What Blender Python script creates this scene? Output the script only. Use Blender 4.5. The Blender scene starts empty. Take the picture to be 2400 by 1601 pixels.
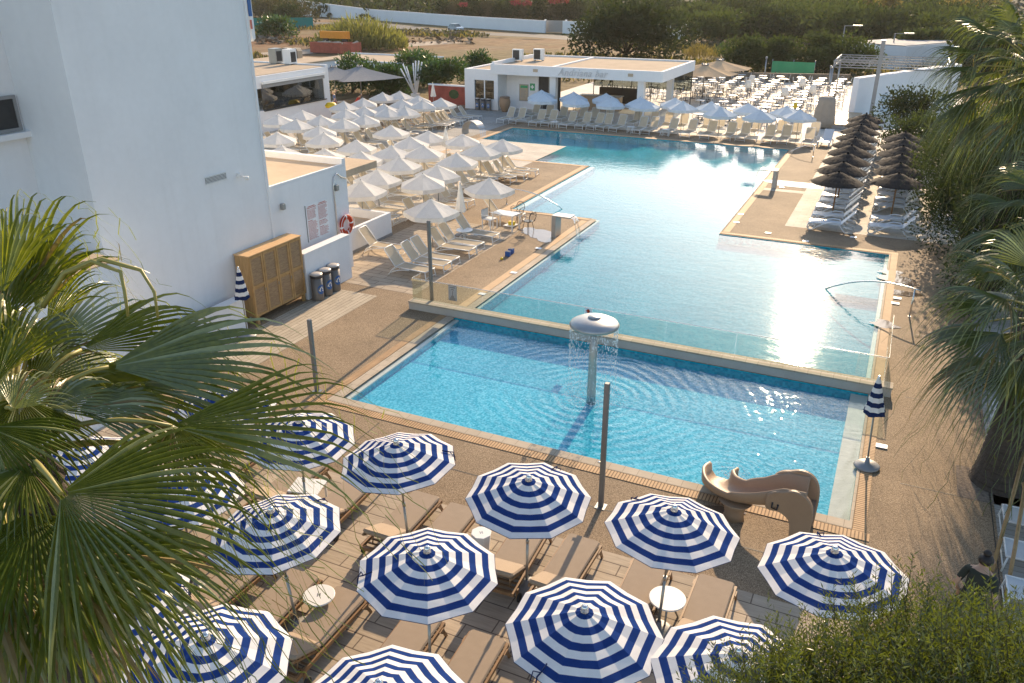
import bpy, math, random
import numpy as np
from mathutils import Vector, Matrix
R = math.radians
rnd = random.Random(7)
nr = np.random.default_rng(7)
sc = bpy.context.scene
COL = sc.collection

# ------------------------------------------------------------------ camera
PITCH, YAW, FPX = R(24.081), R(-25.195), 1903.1       # focal length in pixels of a 2400 px wide frame
CAMH = 10.0
cam_d = bpy.data.cameras.new("camera")
cam_d.sensor_width = 36.0
cam_d.lens = FPX / 2400 * 36.0
cam_d.clip_start, cam_d.clip_end = 0.1, 3000
cam = bpy.data.objects.new("camera", cam_d)
COL.objects.link(cam)
cam.location = (0, 0, CAMH)
cam.rotation_euler = (R(90) - PITCH, 0, -YAW)
sc.camera = cam
_f = np.array([math.sin(YAW) * math.cos(PITCH), math.cos(YAW) * math.cos(PITCH), -math.sin(PITCH)])
_r = np.array([math.cos(YAW), -math.sin(YAW), 0.0])
_u = np.cross(_r, _f)
def ray(px, py):
    d = _f + _r * (px - 1200) / FPX - _u * (py - 800.5) / FPX
    return d
def G(px, py, z=0.0):                                  # world point at height z seen at a pixel of the photo
    d = ray(px, py); t = (z - CAMH) / d[2]
    return np.array([0, 0, CAMH]) + t * d
def OX(px, py, X):
    d = ray(px, py); return np.array([0, 0, CAMH]) + d * X / d[0]
def OY(px, py, Y):
    d = ray(px, py); return np.array([0, 0, CAMH]) + d * Y / d[1]
def OD(px, py, dist):
    d = ray(px, py); return np.array([0, 0, CAMH]) + d / np.linalg.norm(d) * dist

# ------------------------------------------------------------------ light
SUN_EL, SUN_AZ = R(22.0), R(-4.2)                      # azimuth from +y towards +x
w = bpy.data.worlds.new("World"); sc.world = w; w.use_nodes = True
nt = w.node_tree
bg = nt.nodes["Background"]
sky = nt.nodes.new("ShaderNodeTexSky"); sky.sky_type = 'NISHITA'
sky.sun_disc = False; sky.sun_elevation = SUN_EL; sky.sun_rotation = SUN_AZ
sky.altitude = 0; sky.air_density = 1.0; sky.dust_density = .7; sky.ozone_density = 1.0
nt.links.new(sky.outputs[0], bg.inputs[0]); bg.inputs[1].default_value = 0.142
sl = bpy.data.lights.new("sun", 'SUN'); sl.energy = 4.6; sl.angle = R(0.5); sl.color = (1.0, 0.76, 0.50)
so = bpy.data.objects.new("sun", sl); COL.objects.link(so)
sd = Vector((math.sin(SUN_AZ) * math.cos(SUN_EL), math.cos(SUN_AZ) * math.cos(SUN_EL), math.sin(SUN_EL)))
so.rotation_euler = sd.to_track_quat('Z', 'Y').to_euler(); so.location = (0, 60, 60)
sc.view_settings.view_transform = 'Standard'; sc.view_settings.look = 'None'
sc.view_settings.exposure = 0.84; sc.view_settings.gamma = 1.0
sc.render.engine = 'CYCLES'
cy = sc.cycles
cy.use_denoising = True
cy.max_bounces = 8; cy.diffuse_bounces = 3; cy.glossy_bounces = 4; cy.transmission_bounces = 4
cy.transparent_max_bounces = 16; cy.sample_clamp_indirect = 6.0; cy.caustics_reflective = False; cy.caustics_refractive = False

# ------------------------------------------------------------------ helpers
def lin(h):
    h = h.lstrip('#')
    return tuple(((c / 12.92) if c <= 0.04045 else ((c + 0.055) / 1.055) ** 2.4) for c in (int(h[i:i + 2], 16) / 255 for i in (0, 2, 4))) + (1,)
MATS = {}
class NM:
    """a material under construction"""
    def __init__(s, name):
        s.m = bpy.data.materials.new(name); s.m.use_nodes = True
        s.t = s.m.node_tree; s.p = s.t.nodes["Principled BSDF"]; s.out = s.t.nodes["Material Output"]
        MATS[name] = s.m
    def n(s, typ, **kw):
        x = s.t.nodes.new(typ)
        for k, v in kw.items():
            if k.startswith('i_'):
                x.inputs[k[2:].replace('_', ' ')].default_value = v
            else:
                setattr(x, k, v)
        return x
    def l(s, a, b): s.t.links.new(a, b)
    def coord(s, scale=(1, 1, 1), kind='Object'):
        tc = s.n("ShaderNodeTexCoord"); mp = s.n("ShaderNodeMapping"); mp.inputs['Scale'].default_value = scale
        s.l(tc.outputs[kind], mp.inputs[0]); return mp.outputs[0]
    def noise(s, vec, scale, detail=4, rough=.6):
        x = s.n("ShaderNodeTexNoise"); x.inputs['Scale'].default_value = scale; x.inputs['Detail'].default_value = detail
        x.inputs['Roughness'].default_value = rough; s.l(vec, x.inputs['Vector']); return x.outputs[0]
    def ramp(s, fac, stops):
        x = s.n("ShaderNodeValToRGB"); e = x.color_ramp.elements
        while len(e) < len(stops): e.new(.5)
        for el, (p, c) in zip(e, stops): el.position = p; el.color = c
        s.l(fac, x.inputs[0]); return x.outputs[0]
    def mix(s, a, b, fac, mode='MIX'):
        x = s.n("ShaderNodeMix", data_type='RGBA', blend_type=mode)
        for k, v in ((6, a), (7, b)):
            if isinstance(v, tuple): x.inputs[k].default_value = v
            else: s.l(v, x.inputs[k])
        if isinstance(fac, (int, float)): x.inputs[0].default_value = fac
        else: s.l(fac, x.inputs[0])
        return x.outputs[2]
    def math(s, op, a, b=None):
        x = s.n("ShaderNodeMath", operation=op)
        for k, v in ((0, a), (1, b)):
            if v is None: continue
            if isinstance(v, (int, float)): x.inputs[k].default_value = v
            else: s.l(v, x.inputs[k])
        return x.outputs[0]
    def bump(s, h, strength=.3, dist=.01):
        x = s.n("ShaderNodeBump"); x.inputs['Strength'].default_value = strength; x.inputs['Distance'].default_value = dist
        s.l(h, x.inputs['Height']); s.l(x.outputs[0], s.p.inputs['Normal']); return x.outputs[0]
def mat(name, col, rough=.6, metal=0., var=.12, vscale=3., bump=0., bscale=60., bdist=.005, spec=.5, kind='Object'):
    if isinstance(col, str): col = lin(col)
    m = NM(name); v = m.coord(kind=kind)
    n1 = m.noise(v, vscale, 5); n2 = m.noise(v, vscale * 9, 3)
    f = m.math('ADD', m.math('MULTIPLY', n1, .7), m.math('MULTIPLY', n2, .3))
    a = tuple(max(0, c * (1 - var)) for c in col[:3]) + (1,); b = tuple(min(1, c * (1 + var)) for c in col[:3]) + (1,)
    m.l(m.ramp(f, [(.3, a), (.7, b)]), m.p.inputs['Base Color'])
    m.p.inputs['Roughness'].default_value = rough; m.p.inputs['Metallic'].default_value = metal
    m.p.inputs['Specular IOR Level'].default_value = spec
    if bump: m.bump(m.noise(v, bscale, 4), bump, bdist)
    return m.m
def cloth(name, col, trans=.25, var=.06):
    if isinstance(col, str): col = lin(col)
    m = NM(name); v = m.coord(); n1 = m.noise(v, 5, 4)
    a = tuple(c * (1 - var) for c in col[:3]) + (1,); b = tuple(min(1, c * (1 + var)) for c in col[:3]) + (1,)
    c = m.ramp(n1, [(.3, a), (.7, b)])
    d = m.n("ShaderNodeBsdfDiffuse"); t = m.n("ShaderNodeBsdfTranslucent"); mx = m.n("ShaderNodeMixShader")
    m.l(c, d.inputs[0]); m.l(c, t.inputs[0]); mx.inputs[0].default_value = trans
    m.l(d.outputs[0], mx.inputs[1]); m.l(t.outputs[0], mx.inputs[2]); m.l(mx.outputs[0], m.out.inputs[0])
    return m.m
def leafmat(name, c1, c2, trans=.35, gloss=.06, rough=.35, vscale=.8, tmul=(1.5, 1.6, .5)):
    m = NM(name); v = m.coord(kind='Object')
    n1 = m.noise(v, vscale, 4); n2 = m.noise(v, vscale * 14, 2)
    f = m.math('ADD', m.math('MULTIPLY', n1, .55), m.math('MULTIPLY', n2, .45))
    c = m.ramp(f, [(.32, c1), (.68, c2)])
    tc = m.mix(c, tmul + (1,), 1.0, 'MULTIPLY')
    d = m.n("ShaderNodeBsdfDiffuse"); t = m.n("ShaderNodeBsdfTranslucent"); mx = m.n("ShaderNodeMixShader")
    g = m.n("ShaderNodeBsdfGlossy"); g.inputs['Roughness'].default_value = rough; g.inputs[0].default_value = (1, 1, 1, 1)
    m2 = m.n("ShaderNodeMixShader"); m2.inputs[0].default_value = gloss
    m.l(c, d.inputs[0]); m.l(tc, t.inputs[0]); mx.inputs[0].default_value = trans
    m.l(d.outputs[0], mx.inputs[1]); m.l(t.outputs[0], mx.inputs[2])
    m.l(mx.outputs[0], m2.inputs[1]); m.l(g.outputs[0], m2.inputs[2]); m.l(m2.outputs[0], m.out.inputs[0])
    return m.m

class MB:
    """collects shapes; build() links them as ONE mesh object"""
    def __init__(s): s.v = []; s.f = []; s.mi = []; s.sm = []
    def add(s, vs, fs, mi=0, smooth=False):
        o = len(s.v); s.v += [tuple(map(float, q)) for q in vs]
        for f in fs: s.f.append(tuple(i + o for i in f)); s.mi.append(mi); s.sm.append(smooth)
        return s
    def box(s, x0, x1, y0, y1, z0, z1, mi=0, M=None):
        vs = [(x, y, z) for z in (z0, z1) for y in (y0, y1) for x in (x0, x1)]
        if M is not None: vs = [M @ Vector(q) for q in vs]
        return s.add(vs, [(0, 2, 3, 1), (4, 5, 7, 6), (0, 1, 5, 4), (2, 6, 7, 3), (1, 3, 7, 5), (0, 4, 6, 2)], mi)
    def rbox(s, x0, x1, y0, y1, z0, z1, r=.02, mi=0, M=None):      # box with chamfered vertical and top edges
        def ring(i, z): return [(x0 + r + i, y0 + i, z), (x1 - r - i, y0 + i, z), (x1 - i, y0 + r + i, z), (x1 - i, y1 - r - i, z), (x1 - r - i, y1 - i, z), (x0 + r + i, y1 - i, z), (x0 + i, y1 - r - i, z), (x0 + i, y0 + r + i, z)]
        rs = [ring(r * .6, z0), ring(0, z0 + r), ring(0, z1 - r), ring(r * .6, z1)]
        return s.loft(rs, mi, True, M)
    def loft(s, rs, mi=0, caps=True, M=None, smooth=False, closed=True):
        n = len(rs[0]); vs = [q for r_ in rs for q in r_]
        if M is not None: vs = [M @ Vector(q) for q in vs]
        fs = []
        for k in range(len(rs) - 1):
            for i in range(n if closed else n - 1):
                j = (i + 1) % n; fs.append((k * n + i, k * n + j, (k + 1) * n + j, (k + 1) * n + i))
        s.add(vs, fs, mi, smooth)
        if caps:
            o = len(s.v) - len(vs)
            s.f.append(tuple(o + i for i in reversed(range(n)))); s.mi.append(mi); s.sm.append(False)
            s.f.append(tuple(o + len(vs) - n + i for i in range(n))); s.mi.append(mi); s.sm.append(False)
        return s
    def tube(s, path, r, n=6, mi=0, caps=True, smooth=True):
        P = [Vector(q) for q in path]; rad = r if isinstance(r, (list, tuple)) else [r] * len(P)
        rs = []; up = None
        for i, q in enumerate(P):
            t = (P[min(i + 1, len(P) - 1)] - P[max(i - 1, 0)]).normalized()
            if up is None:
                up = Vector((0, 0, 1)) if abs(t.z) < .9 else Vector((1, 0, 0))
            a = t.cross(up); a.normalize(); b = a.cross(t); b.normalize(); up = b
            rs.append([q + (a * math.cos(2 * math.pi * k / n) + b * math.sin(2 * math.pi * k / n)) * rad[i] for k in range(n)])
        return s.loft(rs, mi, caps, None, smooth)
    def lathe(s, prof, n=16, c=(0, 0, 0), mi=0, caps=True, smooth=True, a0=0.):
        rs = [[(c[0] + r * math.cos(2 * math.pi * k / n + a0), c[1] + r * math.sin(2 * math.pi * k / n + a0), c[2] + z) for k in range(n)] for r, z in prof]
        return s.loft(rs, mi, caps, None, smooth)
    def prism(s, poly, z0, z1, mi=0):
        return s.loft([[(x, y, z0) for x, y in poly], [(x, y, z1) for x, y in poly]], mi)
    def build(s, name, mats, parent=None, loc=None):
        me = bpy.data.meshes.new(name); me.from_pydata(s.v, [], s.f)
        for m in (mats if isinstance(mats, (list, tuple)) else [mats]): me.materials.append(MATS[m] if isinstance(m, str) else m)
        me.polygons.foreach_set('material_index', s.mi); me.polygons.foreach_set('use_smooth', s.sm); me.update()
        o = bpy.data.objects.new(name, me); COL.objects.link(o)
        if parent: o.parent = parent
        if loc is not None: o.location = loc
        return o
def quads(name, V, mats, parent=None, mi=None, n=4, smooth=False):  # V: (N,n,3) array of separate faces
    N = len(V); me = bpy.data.meshes.new(name)
    me.vertices.add(N * n); me.vertices.foreach_set('co', np.ascontiguousarray(V, dtype=np.float32).ravel())
    me.loops.add(N * n); me.loops.foreach_set('vertex_index', np.arange(N * n, dtype=np.int32))
    me.polygons.add(N); me.polygons.foreach_set('loop_start', np.arange(0, N * n, n, dtype=np.int32))
    me.polygons.foreach_set('loop_total', np.full(N, n, dtype=np.int32))
    for m in (mats if isinstance(mats, (list, tuple)) else [mats]): me.materials.append(MATS[m])
    if mi is not None: me.polygons.foreach_set('material_index', mi.astype(np.int32))
    me.update(); me.validate()
    o = bpy.data.objects.new(name, me); COL.objects.link(o)
    if parent: o.parent = parent
    return o
def tag(o, label, cat, group=None, kind=None):
    if label: o['label'] = label
    if cat: o['category'] = cat
    if group: o['group'] = group
    if kind: o['kind'] = kind
    return o
def thing(name, label, cat, loc=(0, 0, 0), rz=0., group=None):
    o = bpy.data.objects.new(name, None); COL.objects.link(o)
    o.location = tuple(map(float, loc)); o.rotation_euler = (0, 0, rz)
    o.empty_display_size = .2
    return tag(o, label, cat, group)
def struct(o): o['kind'] = 'structure'; return o
def copy_tree(o, parent=None):
    c = o.copy(); COL.objects.link(c)
    if parent is not None: c.parent = parent
    for ch in list(o.children): copy_tree(ch, c)
    return c
_first = {}
def place(key, maker, loc, rz, label, group=None, s=1.):           # first call builds the thing, later calls copy it with its parts
    if key not in _first: o = _first[key] = maker()
    else: o = copy_tree(_first[key])
    o.location = tuple(map(float, loc)); o.rotation_euler = (0, 0, rz); o.scale = (s, s, s)
    o['label'] = label
    if group: o['group'] = group
    return o
ORD = 'first second third fourth fifth sixth seventh eighth ninth tenth eleventh twelfth thirteenth fourteenth fifteenth sixteenth seventeenth eighteenth nineteenth twentieth twenty-first twenty-second twenty-third twenty-fourth twenty-fifth'.split()
def unit(a): return a / (np.linalg.norm(a, axis=-1, keepdims=True) + 1e-9)
def leafcards(P, D, L, W, n=4, tilt=None):                        # rhombic leaves at P pointing along D
    N = len(P); D = unit(D)
    A = unit(np.cross(D, nr.normal(size=(N, 3)))) if tilt is None else unit(np.cross(D, tilt))
    L = np.asarray(L).reshape(-1, 1) * np.ones((N, 1)); W = np.asarray(W).reshape(-1, 1) * np.ones((N, 1))
    V = np.empty((N, 4, 3)); V[:, 0] = P; V[:, 1] = P + D * L * .45 + A * W * .5; V[:, 2] = P + D * L; V[:, 3] = P + D * L * .45 - A * W * .5
    return V
# ------------------------------------------------------------------ materials of the setting
def mk_aggregate():
    m = NM("aggregate"); v = m.coord()
    n = m.n("ShaderNodeTexVoronoi"); n.inputs['Scale'].default_value = 75; m.l(v, n.inputs['Vector'])
    sp = m.ramp(n.outputs['Color'], [(.15, (.135, .095, .06, 1)), (.5, (.30, .218, .138, 1)), (.85, (.50, .385, .265, 1))])
    big = m.noise(v, .35, 5, .65); st = m.ramp(big, [(.3, (.62, .60, .57, 1)), (.7, (1.14, 1.12, 1.08, 1))])
    c = m.mix(sp, st, 1.0, 'MULTIPLY')
    c = m.mix(c, (.27, .193, .12, 1), .25)
    wet = m.ramp(m.noise(v, 1.3, 4, .7), [(.56, (1, 1, 1, 1)), (.75, (.72, .72, .74, 1))])
    m.l(m.mix(c, wet, .8, 'MULTIPLY'), m.p.inputs['Base Color']); m.p.inputs['Roughness'].default_value = .8
    m.p.inputs['Specular IOR Level'].default_value = .2
    m.bump(n.outputs['Distance'], .6, .008)
mk_aggregate()
def mk_tile(name, base, grout, bw, bh, rough, mortar=.012, contrast=.12, rot=0., gl=.5, wood=True):
    m = NM(name); tc = m.n("ShaderNodeTexCoord"); mp = m.n("ShaderNodeMapping"); mp.inputs['Rotation'].default_value = (0, 0, rot)
    m.l(tc.outputs['Object'], mp.inputs[0])
    b = m.n("ShaderNodeTexBrick"); b.offset = .5; b.inputs['Scale'].default_value = 1
    b.inputs['Brick Width'].default_value = bw; b.inputs['Row Height'].default_value = bh; b.inputs['Mortar Size'].default_value = mortar
    b.inputs['Color1'].default_value = tuple(c * (1 - contrast) for c in base[:3]) + (1,)
    b.inputs['Color2'].default_value = tuple(min(1, c * (1 + contrast)) for c in base[:3]) + (1,)
    b.inputs['Mortar'].default_value = grout; m.l(mp.outputs[0], b.inputs['Vector'])
    mp2 = m.n("ShaderNodeMapping"); mp2.inputs['Scale'].default_value = (1.2, 14, 1); m.l(mp.outputs[0], mp2.inputs[0])
    g = m.ramp(m.noise(mp2.outputs[0], 1.6, 5, .6), [(.25, (.74, .74, .74, 1)), (.75, (1.12, 1.12, 1.12, 1))])
    c = m.mix(b.outputs[0], g, 1.0 if wood else .3, 'MULTIPLY')
    st = m.ramp(m.noise(tc.outputs['Object'], .6, 4, .65), [(.3, (.8, .79, .77, 1)), (.7, (1.05, 1.05, 1.05, 1))])
    m.l(m.mix(c, st, 1., 'MULTIPLY'), m.p.inputs['Base Color']); m.p.inputs['Roughness'].default_value = max(rough, .75)
    m.p.inputs['Specular IOR Level'].default_value = gl * .3
    m.bump(m.math('MULTIPLY', b.outputs[1], -1.), .5, .004)
mk_tile("deck_tile", (.47, .385, .29, 1), (.17, .13, .10, 1), .95, .32, .5, .012, .10)
mk_tile("pale_plank", (.54, .46, .35, 1), (.2, .16, .12, 1), 1.2, .16, .55, .008, .08, R(90))
mk_tile("pale_tile", (.64, .57, .47, 1), (.40, .35, .29, 1), .6, .3, .6, .006, .06)
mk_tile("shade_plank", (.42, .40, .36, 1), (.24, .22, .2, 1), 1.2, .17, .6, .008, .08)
mk_tile("white_paving", (.72, .66, .57, 1), (.48, .43, .37, 1), .6, .6, .5, .006, .05, 0., .45, False)
mk_tile("rim_stone", (.50, .42, .32, 1), (.32, .26, .2, 1), .33, .33, .45, .006, .07, 0., .5, False)
def mk_grate(name, axis):
    m = NM(name); v = m.coord(); sx = m.n("ShaderNodeSeparateXYZ"); m.l(v, sx.inputs[0])
    fr = m.math('FRACT', m.math('MULTIPLY', sx.outputs[axis], 14.))
    slot = m.ramp(fr, [(.50, (.52, .34, .185, 1)), (.56, (.20, .12, .06, 1)), (.86, (.20, .12, .06, 1)), (.92, (.52, .34, .185, 1))])
    st = m.ramp(m.noise(v, 2.2, 4), [(.3, (.82, .8, .78, 1)), (.7, (1.12, 1.1, 1.08, 1))])
    m.l(m.mix(slot, st, 1., 'MULTIPLY'), m.p.inputs['Base Color']); m.p.inputs['Roughness'].default_value = .7; m.p.inputs['Specular IOR Level'].default_value = .2
    m.bump(fr, .2, .004)
mk_grate("grate_x", 0); mk_grate("grate_y", 1)
mat("rim_terracotta", (.56, .38, .22), .75, 0, .1, 2, spec=.2)
def mk_mosaic(name, c1, c2, c3, scale, pale=0.):
    m = NM(name); v = m.coord()
    n = m.n("ShaderNodeTexVoronoi"); n.distance = 'CHEBYCHEV'; n.inputs['Scale'].default_value = scale; n.inputs['Randomness'].default_value = .15; m.l(v, n.inputs['Vector'])
    sep = m.n("ShaderNodeSeparateColor"); m.l(n.outputs['Color'], sep.inputs[0])
    c = m.ramp(sep.outputs[0], [(.1, c1), (.5, c2), (.9, c3)])
    # bright web of light focused by the ripples is left to the water; only the slow change of tile colour is here
    st = m.ramp(m.noise(v, .5, 3), [(.3, (.86, .9, .92, 1)), (.7, (1.08, 1.06, 1.05, 1))])
    m.l(m.mix(c, st, 1., 'MULTIPLY'), m.p.inputs['Base Color']); m.p.inputs['Roughness'].default_value = 1.; m.p.inputs['Specular IOR Level'].default_value = 0.
mk_mosaic("mosaic_blue", (.035, .36, .50, 1), (.075, .47, .62, 1), (.16, .57, .71, 1), 22)
mk_mosaic("mosaic_teal", (.02, .23, .31, 1), (.035, .28, .365, 1), (.07, .34, .43, 1), 18)
mk_mosaic("mosaic_wall", (.01, .34, .42, 1), (.02, .44, .52, 1), (.04, .52, .58, 1), 14)
mk_mosaic("mosaic_far", (.012, .25, .30, 1), (.02, .32, .37, 1), (.05, .39, .43, 1), 12)  # far floor colour lifted to stand in for light scattered in shaded water
mat("pool_ledge", (.66, .60, .50), 1., 0, .08, 2, spec=0)
mat("concrete_kerb", (.52, .47, .40), .6, 0, .10, 1.5, .2, 40)
def mk_plaster(name, base):
    m = NM(name); v = m.coord(); n1 = m.noise(v, .45, 5, .6); n2 = m.noise(v, 6, 4, .6)
    vs = m.coord((3.2, 3.2, .16)); st = m.ramp(m.noise(vs, 1.1, 5, .7), [(.50, (1, 1, 1, 1)), (.78, (.86, .85, .83, 1))])
    c = m.ramp(m.math('ADD', m.math('MULTIPLY', n1, .7), m.math('MULTIPLY', n2, .3)), [(.32, tuple(q * .93 for q in base) + (1,)), (.68, tuple(min(1, q * 1.03) for q in base) + (1,))])
    m.l(m.mix(c, st, .28, 'MULTIPLY'), m.p.inputs['Base Color']); m.p.inputs['Roughness'].default_value = .8; m.p.inputs['Specular IOR Level'].default_value = .2
    m.bump(m.math('ADD', m.noise(v, 60, 4), m.math('MULTIPLY', m.noise(v, 1.6, 3), 2.)), .22, .006)
mk_plaster("white_wall", (.80, .80, .80))
mat("white_wall_far", (.78, .79, .80), .8, 0, .05, .3)
mat("cream_roof", (.50, .395, .285), .95, 0, .13, .8, .15, 50, spec=.05)
mat("dark_recess", (.03, .03, .03), .6, 0, .3, 3)
def mk_terrain():
    m = NM("terrain"); v = m.coord(); sx = m.n("ShaderNodeSeparateXYZ"); m.l(v, sx.inputs[0])
    n1 = m.noise(v, .035, 6, .62); n2 = m.noise(v, .5, 5, .7); n3 = m.noise(v, .012, 4, .6)
    earth = m.ramp(n1, [(.35, (.22, .115, .058, 1)), (.5, (.27, .165, .09, 1)), (.62, (.24, .19, .135, 1))])
    earth = m.mix(earth, m.ramp(n2, [(.3, (.6, .58, .55, 1)), (.7, (1.2, 1.2, 1.2, 1))]), 1., 'MULTIPLY')
    dry = m.ramp(n2, [(.3, (.09, .075, .035, 1)), (.55, (.20, .15, .07, 1)), (.8, (.26, .20, .11, 1))])
    k = m.ramp(m.math('ADD', n3, m.math('MULTIPLY', n2, .15)), [(.47, (0, 0, 0, 1)), (.58, (1, 1, 1, 1))])
    m.l(m.mix(earth, dry, k), m.p.inputs['Base Color']); m.p.inputs['Roughness'].default_value = .95
    m.p.inputs['Specular IOR Level'].default_value = .1
    m.bump(n2, .8, .15)
mk_terrain()
mat("asphalt", (.085, .08, .075), .85, 0, .2, .4, .3, 20)
mat("dust_road", (.34, .27, .20), .95, 0, .2, .15)
mat("hill_green", (.035, .042, .018), .95, 0, .45, .06)
def mk_water(name, tint, scale, strength, rings=(), fb=1.0, rough=.015, fine=0.):
    m = NM(name); v = m.coord(); m.t.nodes.remove(m.p)
    sx = m.n("ShaderNodeSeparateXYZ"); m.l(v, sx.inputs[0])
    mp = m.n("ShaderNodeMapping"); mp.inputs['Scale'].default_value = (.75, 1.7, 1); mp.inputs['Rotation'].default_value = (0, 0, R(-14)); m.l(v, mp.inputs[0])
    h = m.math('MULTIPLY', m.noise(mp.outputs[0], scale, 3, .55), 1.0)
    h = m.math('ADD', h, m.math('MULTIPLY', m.noise(mp.outputs[0], scale * 4.3, 2, .5), .17 + fine))
    for (cx_, cy_, k, amp, fall) in rings:
        dx = m.math('SUBTRACT', sx.outputs[0], cx_); dy = m.math('SUBTRACT', sx.outputs[1], cy_)
        r_ = m.math('SQRT', m.math('ADD', m.math('MULTIPLY', dx, dx), m.math('MULTIPLY', dy, dy)))
        wob = m.math('MULTIPLY', m.noise(v, .9, 3), .55)
        s_ = m.math('SINE', m.math('MULTIPLY', m.math('ADD', r_, wob), k))
        env = m.math('POWER', 2.718, m.math('MULTIPLY', r_, -1.0 / fall))
        h = m.math('ADD', h, m.math('MULTIPLY', m.math('MULTIPLY', s_, env), amp))
    b = m.n("ShaderNodeBump"); b.inputs['Strength'].default_value = strength; b.inputs['Distance'].default_value = .05; m.l(h, b.inputs['Height'])
    lw = m.n("ShaderNodeLayerWeight"); lw.inputs[0].default_value = .5; m.l(b.outputs[0], lw.inputs['Normal'])
    fac = m.math('MINIMUM', m.math('MULTIPLY', m.math('ADD', m.math('MULTIPLY', m.math('POWER', lw.outputs[1], 5.), .98), .02), fb), 1.0)
    tr = m.n("ShaderNodeBsdfTransparent"); tr.inputs[0].default_value = tint
    gl = m.n("ShaderNodeBsdfGlossy"); gl.inputs['Roughness'].default_value = rough; gl.inputs[0].default_value = (1, 1, 1, 1); m.l(b.outputs[0], gl.inputs['Normal'])
    mx = m.n("ShaderNodeMixShader"); m.l(fac, mx.inputs[0]); m.l(tr.outputs[0], mx.inputs[1]); m.l(gl.outputs[0], mx.inputs[2])
    m.l(mx.outputs[0], m.out.inputs[0])
SHX, SHY = -6.18, 18.04
mk_water("water_near", (.90, .98, 1, 1), 3.0, .15, [(SHX, SHY, 20, .95, 3.2), (-2.2, 15.7, 34, .4, .8)], 1.15, .02, .03)
mk_water("water_main", (.80, .96, .98, 1), 1.7, .15, [(-11.2, 31.1, 16, .25, 1.4), (-7.2, 44.2, 18, .25, 1.1)], .86, .05)
def mk_glass(name, tint, gloss=.12):
    m = NM(name); m.t.nodes.remove(m.p)
    tr = m.n("ShaderNodeBsdfTransparent"); tr.inputs[0].default_value = tint
    gl = m.n("ShaderNodeBsdfGlossy"); gl.inputs['Roughness'].default_value = .02
    lw = m.n("ShaderNodeLayerWeight"); lw.inputs[0].default_value = .25
    f = m.math('ADD', m.math('MULTIPLY', lw.outputs[1], .5), gloss)
    mx = m.n("ShaderNodeMixShader"); m.l(f, mx.inputs[0]); m.l(tr.outputs[0], mx.inputs[1]); m.l(gl.outputs[0], mx.inputs[2]); m.l(mx.outputs[0], m.out.inputs[0])
mk_glass("glass_clear", (.92, .965, .94, 1), .065); mk_glass("glass_window", (.45, .47, .44, 1), .05)
mk_glass("falling_water", (.93, .96, .98, 1), .22)
mat("water_drops", (.85, .88, .9), .1, 0, .02, 3, spec=1.0)
mat("water_foam", (.85, .88, .9), .5, 0, .06, 8)

# ------------------------------------------------------------------ ground, pools
def sheet(name, x0, x1, y0, y1, z, m, holes=(), kind='structure', sub=None):
    xs = sorted({x0, x1} | {c for h in holes for c in h[:2] if x0 < c < x1}); ys = sorted({y0, y1} | {c for h in holes for c in h[2:] if y0 < c < y1})
    b = MB()
    for i in range(len(xs) - 1):
        for j in range(len(ys) - 1):
            cx_, cy_ = (xs[i] + xs[i + 1]) / 2, (ys[j] + ys[j + 1]) / 2
            if any(h[0] < cx_ < h[1] and h[2] < cy_ < h[3] for h in holes): continue
            b.add([(xs[i], ys[j], z), (xs[i + 1], ys[j], z), (xs[i + 1], ys[j + 1], z), (xs[i], ys[j + 1], z)], [(0, 1, 2, 3)])
    o = b.build(name, m)
    if kind: o['kind'] = kind
    return o
NEAR = (-12.15, .42, 14.95, 21.16)                       # opening of the near pool (water edge)
M1 = (-12.0, .42, 21.55, 34.25); M2 = (-16.1, -6.3, 34.25, 44.95); M3 = (-25.75, -6.3, 44.95, 54.95)
M2b = (-16.1, -12.0, 34.25, 34.2501)
HOLES = [NEAR, M1, M2, M3]
sheet("terrain", -700, 500, -60, 260, -.03, "terrain", HOLES)
sheet("deck", -46, 5.9, 9.0, 66, 0, "aggregate", HOLES + [(-46, 5.9, 9.0, 12.12)])
sheet("terrace_floor", -19, 5.9, 2.0, 12.12, 0, "deck_tile")
sheet("tile_strip", -17.2, -15.35, 15.0, 21.75, .004, "pale_plank")
sheet("sun_terrace_tile", -18.9, -14.25, 22.4, 31.2, .004, "deck_tile")
sheet("parasol_field_tile", -46, -19.6, 24.0, 50.0, .004, "pale_tile")
sheet("lounger_terrace", -3.94, 3.05, 36.75, 57.59, .004, "pale_tile")
sheet("cross_path", -6.0, -3.94, 43.2, 43.75, .004, "pale_tile")
sheet("right_walk", 3.1, 16, 2.0, 36.7, .006, "shade_plank")
sheet("right_terrace", 3.05, 16, 36.7, 63.5, .005, "white_paving")
sheet("dining_terrace", -30.5, 4.5, 57.6, 93.0, .004, "white_paving")
sheet("shaded_walk", -33, -26.9, 50.0, 62.0, .008, "shade_plank")
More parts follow.
